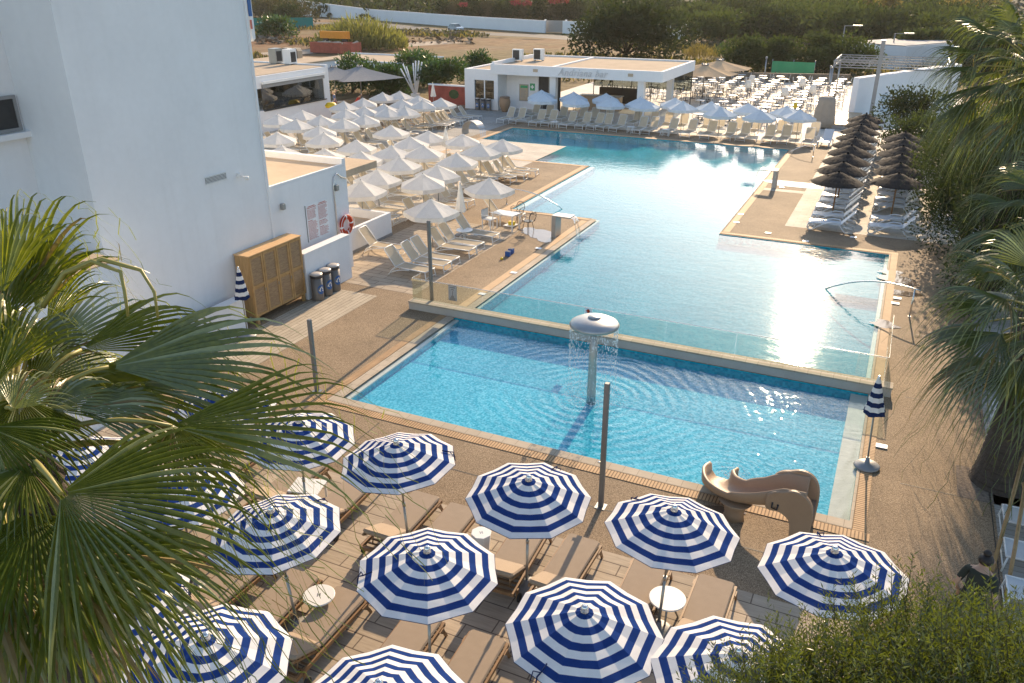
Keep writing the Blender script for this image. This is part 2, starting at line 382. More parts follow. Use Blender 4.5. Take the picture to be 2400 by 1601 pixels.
# rims: an outer tiled band with grate slots and an inner pale stone edge
def rim(x0, x1, y0, y1, m, z): 
    o = sheet("pool_rim", x0, x1, y0, y1, z, m); return o
ins, mid, out = 0., .28, .62
rg = [  # (x0,x1,y0,y1) outer band run along x or y
    (NEAR[0] - .62, NEAR[1] + .40, NEAR[2] - .40, NEAR[2] - .14, "grate_x"), (NEAR[0] - .40, NEAR[0] - .16, NEAR[2] - .14, NEAR[3], "grate_y"), (NEAR[1] + .08, NEAR[1] + .32, NEAR[2] - .14, NEAR[3], "grate_y"),
    (M1[0] - .40, M1[0] - .10, M1[2], M1[3] - .5, "rim_terracotta"), (M1[1] + .08, M1[1] + .32, M1[2], M1[3] + .1, "grate_y"), (M2[1] + .0, M1[1] + .32, M1[3] + .1, M1[3] + .36, "grate_x"),
    (M2[0] - .40, M2[0] - .08, M2[2] - .1, M2[3] - .3, "rim_terracotta"), (M2[1] + .08, M2[1] + .36, M2[2] + .4, M3[3] + .1, "rim_terracotta"), (M3[0] - .4, M2[0] - .08, M2[3] - .36, M2[3] - .08, "rim_terracotta"),
    (M3[0] - .36, M2[1] + .36, M3[3] + .1, M3[3] + .4, "rim_terracotta"), (M3[0] - .40, M3[0] - .08, M2[3] - .08, M3[3] + .1, "rim_terracotta"),
    (M2[0] - .40, M1[0] - .10, M1[3] - .36, M1[3] - .1, "rim_terracotta")]
for q in rg: rim(*q[:4], q[4], .012)
for x0, x1, y0, y1 in [(NEAR[0] - .14, NEAR[1] + .06, NEAR[2] - .12, NEAR[2] + .16), (NEAR[0] - .14, NEAR[0] + .16, NEAR[2] + .16, NEAR[3]), (NEAR[1] - .0, NEAR[1] + .06, NEAR[2] + .16, NEAR[3]),
    (M1[0] - .08, M1[0] + .2, M1[2], M1[3] - .1), (M1[1] - .0, M1[1] + .06, M1[2], M1[3] + .08)]:
    rim(x0, x1, y0, y1, "rim_stone", .010)
JX = [(-19, 5.9, 13.35), (1.3, 5.9, 17.0), (1.3, 5.9, 21.4), (1.3, 5.9, 26.0), (1.3, 5.9, 30.6)]
for a, c, y in JX: sheet("deck_joint", a, c, y, y + .018, .005, "dark_recess")
for a, c, x in ((12.13, 36.6, 3.03), (12.13, 14.4, -6.1), (12.13, 14.4, -10.4)): sheet("deck_joint", x, x + .018, a, c, .006, "dark_recess")
# basins
def basin(name, rects, floor_m, depth, ledges, far=9e9):
    xs = sorted({c for r in rects for c in r[:2]}); ys = sorted({c for r in rects for c in r[2:]}); z = -depth
    ins_ = lambda x, y: any(r[0] < x < r[1] and r[2] < y < r[3] for r in rects)
    b = MB()
    for i in range(len(xs) - 1):
        for j in range(len(ys) - 1):
            x0, x1, y0, y1 = xs[i], xs[i + 1], ys[j], ys[j + 1]; cx_, cy_ = (x0 + x1) / 2, (y0 + y1) / 2
            if not ins_(cx_, cy_): continue
            b.add([(x0, y0, z), (x1, y0, z), (x1, y1, z), (x0, y1, z)], [(0, 1, 2, 3)], 2 if cy_ > far else 0)
            for a, c, q in (((x0, y0), (x1, y0), (cx_, y0 - .01)), ((x1, y0), (x1, y1), (x1 + .01, cy_)), ((x1, y1), (x0, y1), (cx_, y1 + .01)), ((x0, y1), (x0, y0), (x0 - .01, cy_))):
                if not ins_(*q): b.add([(a[0], a[1], z), (c[0], c[1], z), (c[0], c[1], 0), (a[0], a[1], 0)], [(0, 1, 2, 3)], 1)
    struct(b.build(name, [floor_m, "mosaic_wall", "mosaic_far"]))
    for x0, x1, y0, y1, z in ledges:
        b = MB(); b.box(x0 + .004, x1 - .004, y0 + .004, y1 - .004, -depth + .01, z - .041, 1); b.box(x0 + .003, x1 - .003, y0 + .003, y1 - .003, z - .04, z, 0); struct(b.build("pool_ledge", ["pool_ledge", "mosaic_wall"]))
basin("near_pool_basin", [NEAR], "mosaic_blue", .26, [(NEAR[1] - .42, NEAR[1], NEAR[2], NEAR[3], -.07), (NEAR[0] + .31, NEAR[1] - .43, NEAR[2], NEAR[2] + .22, -.06), (NEAR[0], NEAR[0] + .3, NEAR[2], NEAR[3], -.06)])
basin("main_pool_basin", [M1, M2, M3], "mosaic_teal", .40, [(M1[0], M1[0] + .3, M1[2], M1[3], -.05), (M1[1] - .12, M1[1], M1[2], M1[3], -.07), (M2[0], M2[0] + .3, M2[2], M2[3], -.06)], 44.95)
b = MB(); b.box(-1.9, M1[1] - .13, 29.2, 33.6, -.39, -.28); b.box(-1.1, M1[1] - .14, 29.21, 33.59, -.279, -.16); struct(b.build("pool_steps", "mosaic_teal"))
WZ = -.025
def water(name, rects, m):
    b = MB()
    for x0, x1, y0, y1 in rects: b.add([(x0, y0, WZ), (x1, y0, WZ), (x1, y1, WZ), (x0, y1, WZ)], [(0, 1, 2, 3)])
    return struct(b.build(name, m))
water("near_pool_water", [NEAR], "water_near"); water("main_pool_water", [M1, M2, M3], "water_main")
# hills and far roads
xs = np.linspace(-760, 560, 60); ys = np.linspace(170, 620, 30); b = MB()
def hillz(x, y):
    k = max(0, (y - 215 + .25 * (x + 60)) / 240); k = min(k, 1)
    return -.1 + 26 * k * k * (3 - 2 * k) + (2.2 * math.sin(x * .021 + 1) + 1.6 * math.sin(x * .05 + y * .03)) * k
vs = [(x, y, hillz(x, y)) for y in ys for x in xs]; n = len(xs)
b.add(vs, [(j * n + i, j * n + i + 1, (j + 1) * n + i + 1, (j + 1) * n + i) for j in range(len(ys) - 1) for i in range(n - 1)], 0, True)
struct(b.build("hills", "hill_green"))
def road(name, pts, wd, m, z):
    b = MB(); P = [np.array(q[:2]) for q in pts]; L_, R_ = [], []
    for i, q in enumerate(P):
        t = P[min(i + 1, len(P) - 1)] - P[max(i - 1, 0)]; t = t / np.linalg.norm(t); nn = np.array([-t[1], t[0]])
        L_.append(q + nn * wd / 2); R_.append(q - nn * wd / 2)
    for i in range(len(P) - 1): b.add([(*R_[i], z), (*R_[i + 1], z), (*L_[i + 1], z), (*L_[i], z)], [(0, 1, 2, 3)])
    return struct(b.build(name, m))
road("road", [G(600, 52), G(870, 56), G(1060, 76), G(1270, 84), G(1420, 95)], 8, "asphalt", -.02)
road("dirt_road", [G(2600, 170), G(2150, 110), G(1900, 100), G(1600, 98), G(1450, 110)], 9, "dust_road", -.016)
road("dirt_track", [G(620, 128), G(900, 108), G(1060, 98)], 7, "dust_road", -.012)
# ------------------------------------------------------------------ materials of objects
cloth("stripe_white", (.82, .80, .77), .22); cloth("stripe_blue", (.022, .055, .21), .25, .12); cloth("stripe_navy", (.02, .035, .10), .15, .12)
cloth("parasol_cream", (.86, .84, .79), .32); cloth("skytint_mural_blue", (.74, .81, .86), .28); cloth("parasol_grey", (.33, .33, .33), .12); cloth("parasol_beige", (.62, .47, .31), .2)  # far-row parasols are white; blue sky shade is put into their cloth colour
cloth("sling_cream", (.62, .54, .41), .38, .05); cloth("sling_white", (.70, .70, .68), .2)
mat("metal_grey", (.35, .35, .34), .4, .7, .08, 8); mat("metal_bright", (.72, .72, .70), .22, .9, .05, 6); mat("steel_brushed", (.42, .42, .41), .45, .7, .10, 5)
mat("paint_white", (.78, .78, .76), .4, 0, .04, 4); mat("paint_grey", (.28, .28, .28), .45, .2, .08, 5)
mat("black_paint", (.02, .02, .022), .4, 0, .2, 8); mat("rubber", (.015, .015, .015), .8)
mat("taupe_cushion", (.345, .27, .20), .9, 0, .06, 6, .15, 260, .002, .2); mat("taupe_edge", (.20, .155, .115), .9, 0, .08, 6)
def mk_wood(name, a, b_, sc_=(2, 22, 22), rough=.55):
    m = NM(name); v = m.coord(sc_); n1 = m.noise(v, 1.6, 6, .65)
    m.l(m.ramp(n1, [(.28, a), (.72, b_)]), m.p.inputs['Base Color']); m.p.inputs['Roughness'].default_value = rough; m.bump(n1, .25, .004)
mk_wood("teak", (.16, .085, .035, 1), (.34, .19, .085, 1), (22, 2, 22)); mk_wood("locker_wood", (.33, .185, .065, 1), (.55, .33, .13, 1), (22, 2, 2)); mk_wood("locker_slat", (.22, .115, .04, 1), (.46, .26, .10, 1), (2, 4, 26))
mk_wood("locker_top", (.58, .34, .15, 1), (.74, .47, .22, 1), (12, 1.2, 3)); mk_wood("bamboo", (.30, .17, .06, 1), (.46, .29, .12, 1), (9, 9, 2)); mk_wood("deck_wood", (.42, .29, .17, 1), (.55, .40, .25, 1), (14, 1, 1))
mk_wood("thatch_straw", (.011, .009, .008, 1), (.042, .034, .028, 1), (9, 9, 2), .95)
mat("table_white", (.80, .78, .74), .35, 0, .03, 4); mat("plastic_white", (.74, .75, .76), .35, 0, .03, 4)
mat("slide_brown", (.34, .225, .14), .5, 0, .08, 2.5); mat("slide_dark", (.22, .15, .10), .5, 0, .1, 3)
mat("bin_grey", (.17, .15, .13), .45, .3, .06, 4); mat("bin_lid", (.03, .03, .035), .35); mat("bin_top", (.52, .47, .42), .4, .2); mat("sign_blue", (.015, .10, .30), .45); mat("sign_white", (.78, .78, .78), .5)
mat("red_ring", (.42, .045, .015), .7, 0, .12, 8, spec=.2); mat("red_print", (.50, .16, .13), .7); mat("green_sign", (.05, .35, .14), .5); mat("cup_blue", (.01, .09, .33), .35); mat("yellow", (.75, .52, .02), .5); mat("orange", (.75, .28, .02), .6)

# ------------------------------------------------------------------ striped parasols
def mk_striped():
    t = thing("striped_umbrella", "", "parasol", group="blue and white striped parasols on the tiled terrace")
    N, K, Rm, z0, z1 = 10, 10, 1.06, 2.03, 2.40
    b = MB(); rings = []
    for k in range(K + 1):
        f = k / K; r = .02 + (Rm - .02) * f; z = z1 - (z1 - z0) * (f ** 1.12); rg_ = []
        for i in range(N):
            a = 2 * math.pi * (i + .5) / N; rg_.append((r * math.cos(a), r * math.sin(a), z))
            a = 2 * math.pi * (i + 1) / N; q = r * math.cos(math.pi / N) * (1 - .012 * f); rg_.append((q * math.cos(a), q * math.sin(a), z - .022 * math.sin(math.pi * min(1, f * .85))))
        rings.append(rg_)
    n = 2 * N
    for k in range(K):
        b.add(rings[k] + rings[k + 1], [(i, (i + 1) % n, n + (i + 1) % n, n + i) for i in range(n)], 1 - k % 2, False)
    b.build("canopy", ["stripe_white", "stripe_blue"], t)
    e = MB(); e.tube([tuple(np.array(q) + (0, 0, -.004)) for q in rings[K]] + [tuple(np.array(rings[K][0]) + (0, 0, -.004))], .006, 4); e.build("piping", "stripe_navy", t)
    f_ = MB(); f_.lathe([(.055, 2.385), (.06, 2.41), (.045, 2.43), (.052, 2.45), (.045, 2.485), (.02, 2.505)], 14); f_.build("finial", "metal_bright", t)
    p = MB(); p.tube([(0, 0, .03), (0, 0, 1.1)], .025, 10); p.tube([(0, 0, 1.1), (0, 0, 2.4)], .02, 10); p.lathe([(.032, 1.06), (.032, 1.14)], 10); p.build("pole", "metal_grey", t)
    rb = MB()
    for i in range(N):
        a = 2 * math.pi * (i + .5) / N; c, s = math.cos(a), math.sin(a)
        rb.tube([(.03 * c, .03 * s, 2.37), (1.04 * c, 1.04 * s, 2.015)], .006, 4); rb.tube([(.03 * c, .03 * s, 1.75), (.55 * c, .55 * s, 2.18)], .006, 4)
    rb.build("ribs", "metal_grey", t)
    s_ = MB(); a = .9; s_.tube([(.80, .05, 2.125), (.93, .06, 2.075), (1.0, .06, 2.06), (1.02, .06, 1.95), (1.0, .07, 1.87)], .011, 5); s_.tube([(.93, .06, 2.08), (.97, -.03, 2.07), (1.03, -.03, 1.93)], .008, 5); s_.build("tie_strap", "stripe_navy", t)
    bs = MB(); bs.lathe([(.27, 0), (.27, .04), (.22, .07), (.06, .08), (.04, .22)], 20); bs.build("base", "paint_grey", t)
    return t
SROW1 = [(-11.45, 10.5), (-9.40, 10.35), (-7.1, 10.5), (-4.66, 10.52), (-2.24, 10.5), (.33, 10.55)]
SROW2 = [(-12.3, 7.9), (-9.95, 7.95), (-7.72, 7.97), (-5.22, 8.08), (-2.70, 8.02), (-.69, 8.05)]
SROW3 = [(-8.9, 5.55), (-6.92, 5.37), (-4.34, 5.72)]
rows = [("row beside the small pool", SROW1), ("middle row on the terrace", SROW2), ("lowest row in the picture", SROW3)]
ann = {(0, 0): "striped parasol by the palm, leftmost in the row beside the pool", (0, 5): "striped parasol between the brown slide and the olive leaves, rightmost of its row", (0, 4): "striped parasol just left of the brown water slide", (0, 3): "striped parasol just left of the tall grey shower post",
       (1, 5): "striped parasol half covered by the olive tree at the lower edge", (1, 4): "largest fully seen striped parasol, in front of the tall shower post", (2, 2): "striped parasol cut off at the bottom edge of the picture", (2, 1): "striped parasol under the lowest dark palm fan beside the grey lounger end"}
for ri, (rn, L_) in enumerate(rows):
    for i, (x, y) in enumerate(L_):
        lb = ann.get((ri, i)) or "blue and white striped parasol, %s from the left in the %s" % (ORD[i], rn)
        o = place("striped", mk_striped, (x, y, 0), rnd.uniform(0, 6.28), lb); o.rotation_euler = (R(rnd.uniform(-3.2, 3.2)), R(rnd.uniform(-3.2, 3.2)), rnd.uniform(0, 6.28))
def closed_parasol(name, loc, label, mats, top, bottom, rad, stripes, base, tilt=(0, 0), pole_h=None):
    t = thing(name, label, "parasol", loc, rnd.uniform(0, 6)); b = MB(); n = 16; K = stripes
    rs = []
    for k in range(K + 1):
        f = k / K; r = .03 + rad * (f ** .8); rs.append([(r * (1 + .22 * (i % 2) * f) * math.cos(2 * math.pi * i / n), r * (1 + .22 * (i % 2) * f) * math.sin(2 * math.pi * i / n), top - (top - bottom) * f + (.04 if (i % 4 == 1 and k == K) else 0)) for i in range(n)])
    for k in range(K): b.add(rs[k] + rs[k + 1], [(i, (i + 1) % n, n + (i + 1) % n, n + i) for i in range(n)], k % 2 if len(mats) > 1 else 0, False)
    b.build("canopy", mats, t)
    p = MB(); p.tube([(0, 0, .05), (0, 0, top - .02)], .02, 8); p.build("pole", "metal_grey", t)
    f_ = MB(); f_.lathe([(.03, top - .03), (.035, top + .01), (.012, top + .06)], 10); f_.build("finial", "metal_bright", t)
    if base: bb = MB(); bb.lathe([(.26, 0), (.28, .03), (.24, .07), (.06, .09), (.035, .25)], 24); bb.build("base", "paint_grey", t)
    t.rotation_euler = (R(tilt[0]), R(tilt[1]), 0); return t
closed_parasol("closed_umbrella", G(2031, 1094), "closed navy and white striped parasol standing on the right pool rim", ["stripe_white", "stripe_navy"], 2.2, 1.35, .17, 8, True, (0, -3))
closed_parasol("closed_umbrella", OX(574, 740, -17.0) * np.array([1, 1, 0]), "closed striped parasol in front of the end of the wooden locker", ["stripe_white", "stripe_navy"], 2.2, 1.25, .17, 8, True)

# ------------------------------------------------------------------ teak loungers with taupe cushions
def mk_teak():
    t = thing("sun_lounger", "", "sun lounger", group="teak loungers with taupe cushions")
    f = MB()
    for sx in (-1, 1): f.box(sx * .335 - .02, sx * .335 + .02, -1.0, .93, .22, .29)
    f.box(-.315, .315, .89, .93, .22, .285); f.box(-.315, .315, -1.0, -.96, .22, .285)
    for i in range(13): y = -.28 + i * .092; f.box(-.314, .314, y, y + .06, .268, .288)
    for i in range(5): y = -.92 + i * .12; f.box(-.314, .314, y, y + .03, .225, .25)
    f.build("frame", "teak", t)
    for sx in (-1, 1):
        for y, cv in ((.80, 1), (-.82, 0)):
            b = MB(); x0 = sx * .362
            if cv: b.loft([[(x0 - .018, yy - w_ / 2, z), (x0 + .018, yy - w_ / 2, z), (x0 + .018, yy + w_ / 2, z), (x0 - .018, yy + w_ / 2, z)] for yy, w_, z in ((.93, .05, 0), (.88, .055, .10), (.82, .08, .18), (.76, .14, .27))])
            else: b.box(x0 - .018, x0 + .018, y - .03, y + .03, .05, .26)
            b.build("leg", "teak", t)
        b = MB(); b.lathe([(.075, -.02), (.085, -.012), (.085, .012), (.075, .02)], 16)
        wv = [(sx * .395 + z, -.82 + x, .085 + y) for x, y, z in b.v]; b.v = wv; b.build("wheel", "rubber", t)
    c = MB(); c.rbox(-.315, .315, -.33, .93, .292, .365, .03); c.build("cushion", "taupe_cushion", t)
    a = R(24); M = Matrix.Translation((0, -.345, .30)) @ Matrix.Rotation(-a, 4, 'X')
    bf = MB()
    for sx in (-1, 1): bf.box(sx * .28 - .02, sx * .28 + .02, -.66, 0, -.045, -.008, 0, M)
    for i in range(6): bf.box(-.30, .30, -.64 + i * .105, -.58 + i * .105, -.006, .008, 0, M)
    bf.tube([(-.2, -.80, .24), (-.2, -.74, .44)], .014, 5); bf.tube([(.2, -.80, .24), (.2, -.74, .44)], .014, 5)
    bf.build("backrest", "teak", t)
    c = MB(); c.rbox(-.315, .315, -.66, .005, .010, .085, .03, 0, M); c.build("back_cushion", "taupe_cushion", t)
    return t
TX1 = [-11.95, -10.35, -9.0, -7.5, -6.6, -5.08, -4.1, -2.72, -1.57]; TX2 = [-11.6, -10.5, -9.3, -8.2, -7.21, -5.72, -4.57, -3.2, -2.15, -1.1]
for i, x in enumerate(TX1): place("teak", mk_teak, (x, 10.95 + rnd.uniform(-.05, .05), 0), R(rnd.uniform(-3, 3)), "teak lounger with taupe cushion, %s from the left in the row beside the pool" % ORD[i])
for i, x in enumerate(TX2): place("teak", mk_teak, (x, 7.95 + rnd.uniform(-.06, .06), 0), R(rnd.uniform(-3, 3)), "teak lounger with taupe cushion, %s from the left in the lower row" % ORD[i])
def round_table(name, loc, label, r, h, legs=True, hexa=False, g=None):
    t = thing(name, label, "table", loc, rnd.uniform(0, 3), g)
    b = MB(); b.lathe([(r - .008, h - .03), (r, h - .022), (r, h - .006), (r - .008, h)], 8 if hexa else 32, smooth=False); b.build("tabletop", "table_white", t)
    if hexa: q = MB(); q.lathe([(r * .78, 0), (r * .95, h - .03)], 8, smooth=False); q.build("pedestal", "table_white", t)
    else:
        for k in range(3):
            q = MB(); a = k * 2.094; q.tube([(r * .75 * math.cos(a), r * .75 * math.sin(a), 0), (r * .12 * math.cos(a + .3), r * .12 * math.sin(a + .3), h - .03)], .018, 6); q.build("leg", "metal_grey", t)
    e = MB(); e.box(-.03, -.01, -.04, .04, h, h + .002); e.box(.01, .03, -.04, .04, h, h + .002); e.box(-.01, .01, -.01, .01, h, h + .002); e.build("emblem", "metal_grey", t)
    return t
round_table("side_table", G(747, 1392, .5) * np.array([1, 1, 0]), "round white side table beside the striped parasol pole and a lounger, left", .27, .48)
round_table("side_table", G(1565, 1399, .5) * np.array([1, 1, 0]), "round white side table between two loungers under the parasol by the slide", .31, .48)
round_table("side_table", G(1128, 1247, .44) * np.array([1, 1, 0]), "small eight-sided white pedestal table between two loungers", .2, .43, hexa=True)
t = thing("side_table", "square white low table between loungers near the palm leaves", "table", G(720, 1137, .44) * np.array([1, 1, 0]), R(14))
b = MB(); b.rbox(-.33, .33, -.27, .27, .40, .43, .012); b.build("tabletop", "table_white", t)
for sx in (-1, 1):
    for sy in (-1, 1): b = MB(); b.box(sx * .29 - .02, sx * .29 + .02, sy * .23 - .02, sy * .23 + .02, 0, .4); b.build("leg", "table_white", t)

# ------------------------------------------------------------------ white parasols
def mk_white(matn, name, grp, N=6, vent=True):
    def f():
        t = thing(name, "", "parasol", group=grp); Rm = 1.12; z1, z0 = 1.95, 1.50
        b = MB(); rings = []
        for k in range(5):
            fr = k / 4; r = .04 + (Rm - .04) * fr; z = z1 - (z1 - z0) * (fr ** 1.08); q = []
            for i in range(N):
                for s_ in range(3):
                    a0, a1 = 2 * math.pi * i / N, 2 * math.pi * (i + 1) / N; u = s_ / 3
                    x = r * (math.cos(a0) * (1 - u) + math.cos(a1) * u); y = r * (math.sin(a0) * (1 - u) + math.sin(a1) * u); q.append((x, y, z - .03 * fr * math.sin(math.pi * u)))
            rings.append(q)
        n = len(rings[0])
        for k in range(4): b.add(rings[k] + rings[k + 1], [(i, (i + 1) % n, n + (i + 1) % n, n + i) for i in range(n)])
        b.build("canopy", matn, t)
        v = MB(); lo = [(x * 1.01, y * 1.01, z - .17 - .015 * (i % 2)) for i, (x, y, z) in enumerate(rings[4])]; up = [(x * 1.003, y * 1.003, z - .002) for x, y, z in rings[4]]
        v.add(up + lo, [(i, (i + 1) % n, n + (i + 1) % n, n + i) for i in range(n)]); v.build("valance", matn, t)
        c = MB(); q1 = [(.20 * math.cos(2 * math.pi * i / N), .20 * math.sin(2 * math.pi * i / N), z1 - .035) for i in range(N)]; q0 = [(.03 * math.cos(2 * math.pi * i / N), .03 * math.sin(2 * math.pi * i / N), z1 + .05) for i in range(N)]
        c.add(q0 + q1, [(i, (i + 1) % N, N + (i + 1) % N, N + i) for i in range(N)]); c.build("vent_cap", matn, t)
        p = MB(); p.tube([(0, 0, 0), (0, 0, z1 + .06)], .02, 6); p.lathe([(.02, z1 + .04), (.03, z1 + .06), (.012, z1 + .1)], 8); p.build("pole", "metal_grey", t)
        rb = MB()
        for i in range(N):
            a = 2 * math.pi * i / N; rb.tube([(.03 * math.cos(a), .03 * math.sin(a), z1 - .04), (1.1 * math.cos(a), 1.1 * math.sin(a), z0 - .03)], .008, 4)
        rb.build("ribs", "metal_grey", t)
        return t
    return f
WPX = [(395,200),(205,235),(350,272),(540,240),(530,325),(565,380),(200,375),(235,480),(570,505),(720,265),(735,190),(725,130),(875,105),(1030,60),(1165,50),(885,172),(1041,151),(1070,180),(1180,115),(1205,170),(1310,85),(1345,120),(1490,105),(885,235),(1095,320),(820,435),(1390,365),(1245,410),(1660,390),(1975,430),(1800,465),(1610,540),(1350,480),(1100,480),(855,525),(1160,568),(985,670),(1460,635),(1345,705),(1870,738),(1410,905)]
WP = [G(590 + x / 3.3586, 200 + y / 3.3586, 1.95) for x, y in WPX] + [OX(838, 428, -19.3)]
WP[-1] = np.array([-20.9, 28.95, 0])
mkw = mk_white("parasol_cream", "beach_umbrella", "cream parasols packed over the loungers left of the pool")
order = sorted(range(len(WP)), key=lambda i: WP[i][1]); nrow = 6
for q in range(0, len(order), nrow):
    chunk = sorted(order[q:q + nrow], key=lambda i: WP[i][0]); ri = q // nrow
    for j, i in enumerate(chunk):
        lb = "cream parasol, %s from the left in the %s band counted from the annex" % (ORD[j], ORD[ri])
        if i == 40: lb = "cream parasol nearest the grey pole, over the closest cream loungers"
        if i == 39: lb = "cream parasol beside the dining table and black chairs at the pool"
        if i == 29: lb = "cream parasol standing furthest right, against the teal pool water"
        place("white", mkw, WP[i] * np.array([1, 1, 0]), rnd.uniform(0, 1.05), lb)
mkf = mk_white("skytint_mural_blue", "beach_umbrella", "skylight-tinted white parasols in two rows behind the far pool edge")
FP = [(358,68),(588,86),(825,100),(1063,112),(1325,122),(1585,162),(1858,182),(2130,182)]; BP = [(350,45),(572,58),(795,68),(1030,95),(1270,100),(1520,125),(1775,138),(2040,155)]
for rn, L_ in (("front", FP), ("rear", BP)):
    for i, (x, y) in enumerate(L_):
        p = G(1150 + x / 2.939, 200 + y / 2.939, 1.9)
        place("skytinted", mkf, p * np.array([1, 1, 0]), rnd.uniform(-.15, .25) + math.pi / 6 * (0 if i % 3 else 1), "skylight-tinted white parasol, %s from the left in the %s row before the bar" % (ORD[i], rn), s=1.02)
for (x, y, lb) in ((1017, 262, "closed cream parasol standing at the back left corner of the parasol field"), (1047, 392, "closed cream parasol among the open ones by the pool end"), (1081, 552, "closed cream parasol standing beside the low round table and loungers")):
    closed_parasol("closed_umbrella", G(x, y), lb, ["parasol_cream"], 2.25, 1.05 if y > 500 else 1.2, .17, 5, True)

# ------------------------------------------------------------------ cream sling loungers
def mk_sling(sl, fr, name, grp, ang):
    def f():
        t = thing(name, "", "sun lounger", group=grp); a = R(ang); hy = -.38
        fm = MB()
        for sx in (-1, 1): fm.tube([(sx * .30, .95, .33), (sx * .30, hy, .34)], .018, 6)
        fm.tube([(-.30, .95, .33), (.30, .95, .33)], .018, 6); fm.tube([(-.30, hy, .335), (.30, hy, .335)], .016, 6)
        fm.tube([(-.27, -.62, .14), (.27, -.62, .14)], .014, 6); fm.build("frame", fr, t)
        for k, (ya, yb) in enumerate(((.92, .97), )):
            b = MB(); b.tube([(-.33, yb, 0), (-.30, ya, .32)], .018, 6); b.tube([(.33, yb, 0), (.30, ya, .32)], .018, 6); b.tube([(-.325, yb - .012, .09), (.325, yb - .012, .09)], .013, 6); b.build("front_leg", fr, t)
        for sx in (-1, 1):
            b = MB(); b.tube([(sx * .33, .25, .32), (sx * .34, -.1, .27), (sx * .34, -.45, .17), (sx * .34, -.62, .08), (sx * .34, -.68, 0)], .017, 6); b.tube([(sx * .30, -.38, .33), (sx * .33, -.55, .2), (sx * .34, -.63, .06)], .014, 6); b.build("rear_leg", fr, t)
        s_ = MB(); vs = [(x, y, z) for y, z in ((.94, .335), (.5, .315), (.0, .312), (hy, .338)) for x in (-.285, .285)]
        s_.add(vs, [(0, 1, 3, 2), (2, 3, 5, 4), (4, 5, 7, 6)]); s_.build("seat", sl, t)
        c, si = math.cos(a), math.sin(a); Lb = .80
        P = lambda x, u, off=0.: (x, hy - u * c - off * si, .338 + u * si - off * c)
        bk = MB(); bk.add([P(-.275, .02), P(.275, .02), P(-.28, .4, .02), P(.28, .4, .02), P(-.27, Lb - .03), P(.27, Lb - .03)], [(0, 1, 3, 2), (2, 3, 5, 4)]); bk.build("backrest", sl, t)
        bf = MB(); bf.tube([P(-.29, 0), P(-.295, .4), P(-.29, Lb - .08), P(-.24, Lb), P(.24, Lb), P(.29, Lb - .08), P(.295, .4), P(.29, 0)], .018, 6); bf.build("back_frame", fr, t)
        return t
    return f
GL = "cream sling loungers under the cream parasols"
mks = mk_sling("sling_cream", "paint_white", "sling_lounger", GL, 52)
near = [(-15.55, 24.1, "sling lounger nearest the glass corner panel, first of the cream row beside the deck"), (-15.35, 24.95, "second cream lounger from the glass panel, back raised"), (-15.35, 25.62, "third cream lounger from the glass panel, close beside the second"), (-15.35, 26.95, "fourth cream lounger from the glass panel, under the nearest cream parasol"),
        (-15.35, 27.7, "fifth cream lounger from the glass panel, left of the low round table"), (-15.35, 29.1, "sixth cream lounger from the glass panel, right of the low round table"), (-17.9, 25.9, "cream lounger behind the front row beside the white planter wall"), (-19.9, 26.4, "cream lounger second behind the planter wall"), (-20.8, 27.8, "cream lounger third behind the planter wall")]
for x, y, lb in near: place("sling", mks, (x, y, 0), R(-90 + rnd.uniform(-4, 4)), lb)
cnt = 0
for q in range(0, len(order), nrow):
    chunk = sorted(order[q:q + nrow], key=lambda i: WP[i][0]); ri = q // nrow
    for j, i in enumerate(chunk):
        if i == 40: continue
        for sd_, wd in ((-.62, "near"), (.62, "far")):
            if i == 39 and sd_ < 0: continue
            x, y = WP[i][0] + .35 + rnd.uniform(-.15, .2), WP[i][1] + sd_ + rnd.uniform(-.08, .08)
            if i in (29,): x += .3
            place("sling", mks, (x, y, 0), R(-90 + rnd.uniform(-7, 7)), "cream lounger on the %s side of the %s cream parasol in the %s band" % (wd, ORD[j], ORD[ri]))
for i, (px, py) in enumerate([(1052, 305), (1063, 299), (1074, 296), (1088, 293), (1104, 286), (1126, 283)]):
    p = G(px, py); place("sling", mks, (p[0] - .95, p[1], 0), R(-90 + rnd.uniform(-4, 4)), "cream lounger on the shaded walk left of the bar, %s counted from the parasols" % ORD[i])
for i, (px, py, lb) in enumerate([(1232, 410, "cream lounger alone at the pool side end of the parasol field"), (1200, 428, "cream lounger just inside the last one beside the pool deck")]):
    p = G(px, py); place("sling", mks, (p[0] - .8, p[1], 0), R(-97), lb)
mkr = mk_sling("sling_cream", "paint_white", "sling_lounger", "cream sling loungers in two rows facing the far pool edge", 58)
FR = [(75,265),(155,270),(290,285),(375,287),(505,300),(610,305),(695,312),(757,317),(850,325),(1000,340),(1075,342),(1210,352),(1345,363),(1480,372),(1620,384),(1720,388),(1895,405),(2010,403),(2170,433)]
for i, (x, y) in enumerate(FR):
    p = G(1150 + x / 2.939, 200 + y / 2.939); p = (p[0], min(max(p[1], 56.2), 56.7) + .95, 0)
    place("slingr", mkr, p, R(180 + rnd.uniform(-9, 2)), "cream lounger facing the water, %s from the left in the front row" % ORD[i])
for i, x in enumerate([285, 395, 490, 610, 700, 800, 985, 1110, 1210, 1315, 1480, 1570, 1700, 1820, 2000, 2110, 2235]):
    p = OY(1150 + x / 2.939, 290, 59.6); place("slingr", mkr, (p[0], 59.6 + rnd.uniform(-.2, .3), 0), R(180 + rnd.uniform(-8, 8)), "cream lounger facing the water, %s from the left in the rear row" % ORD[i])
p = G(1940, 350); 

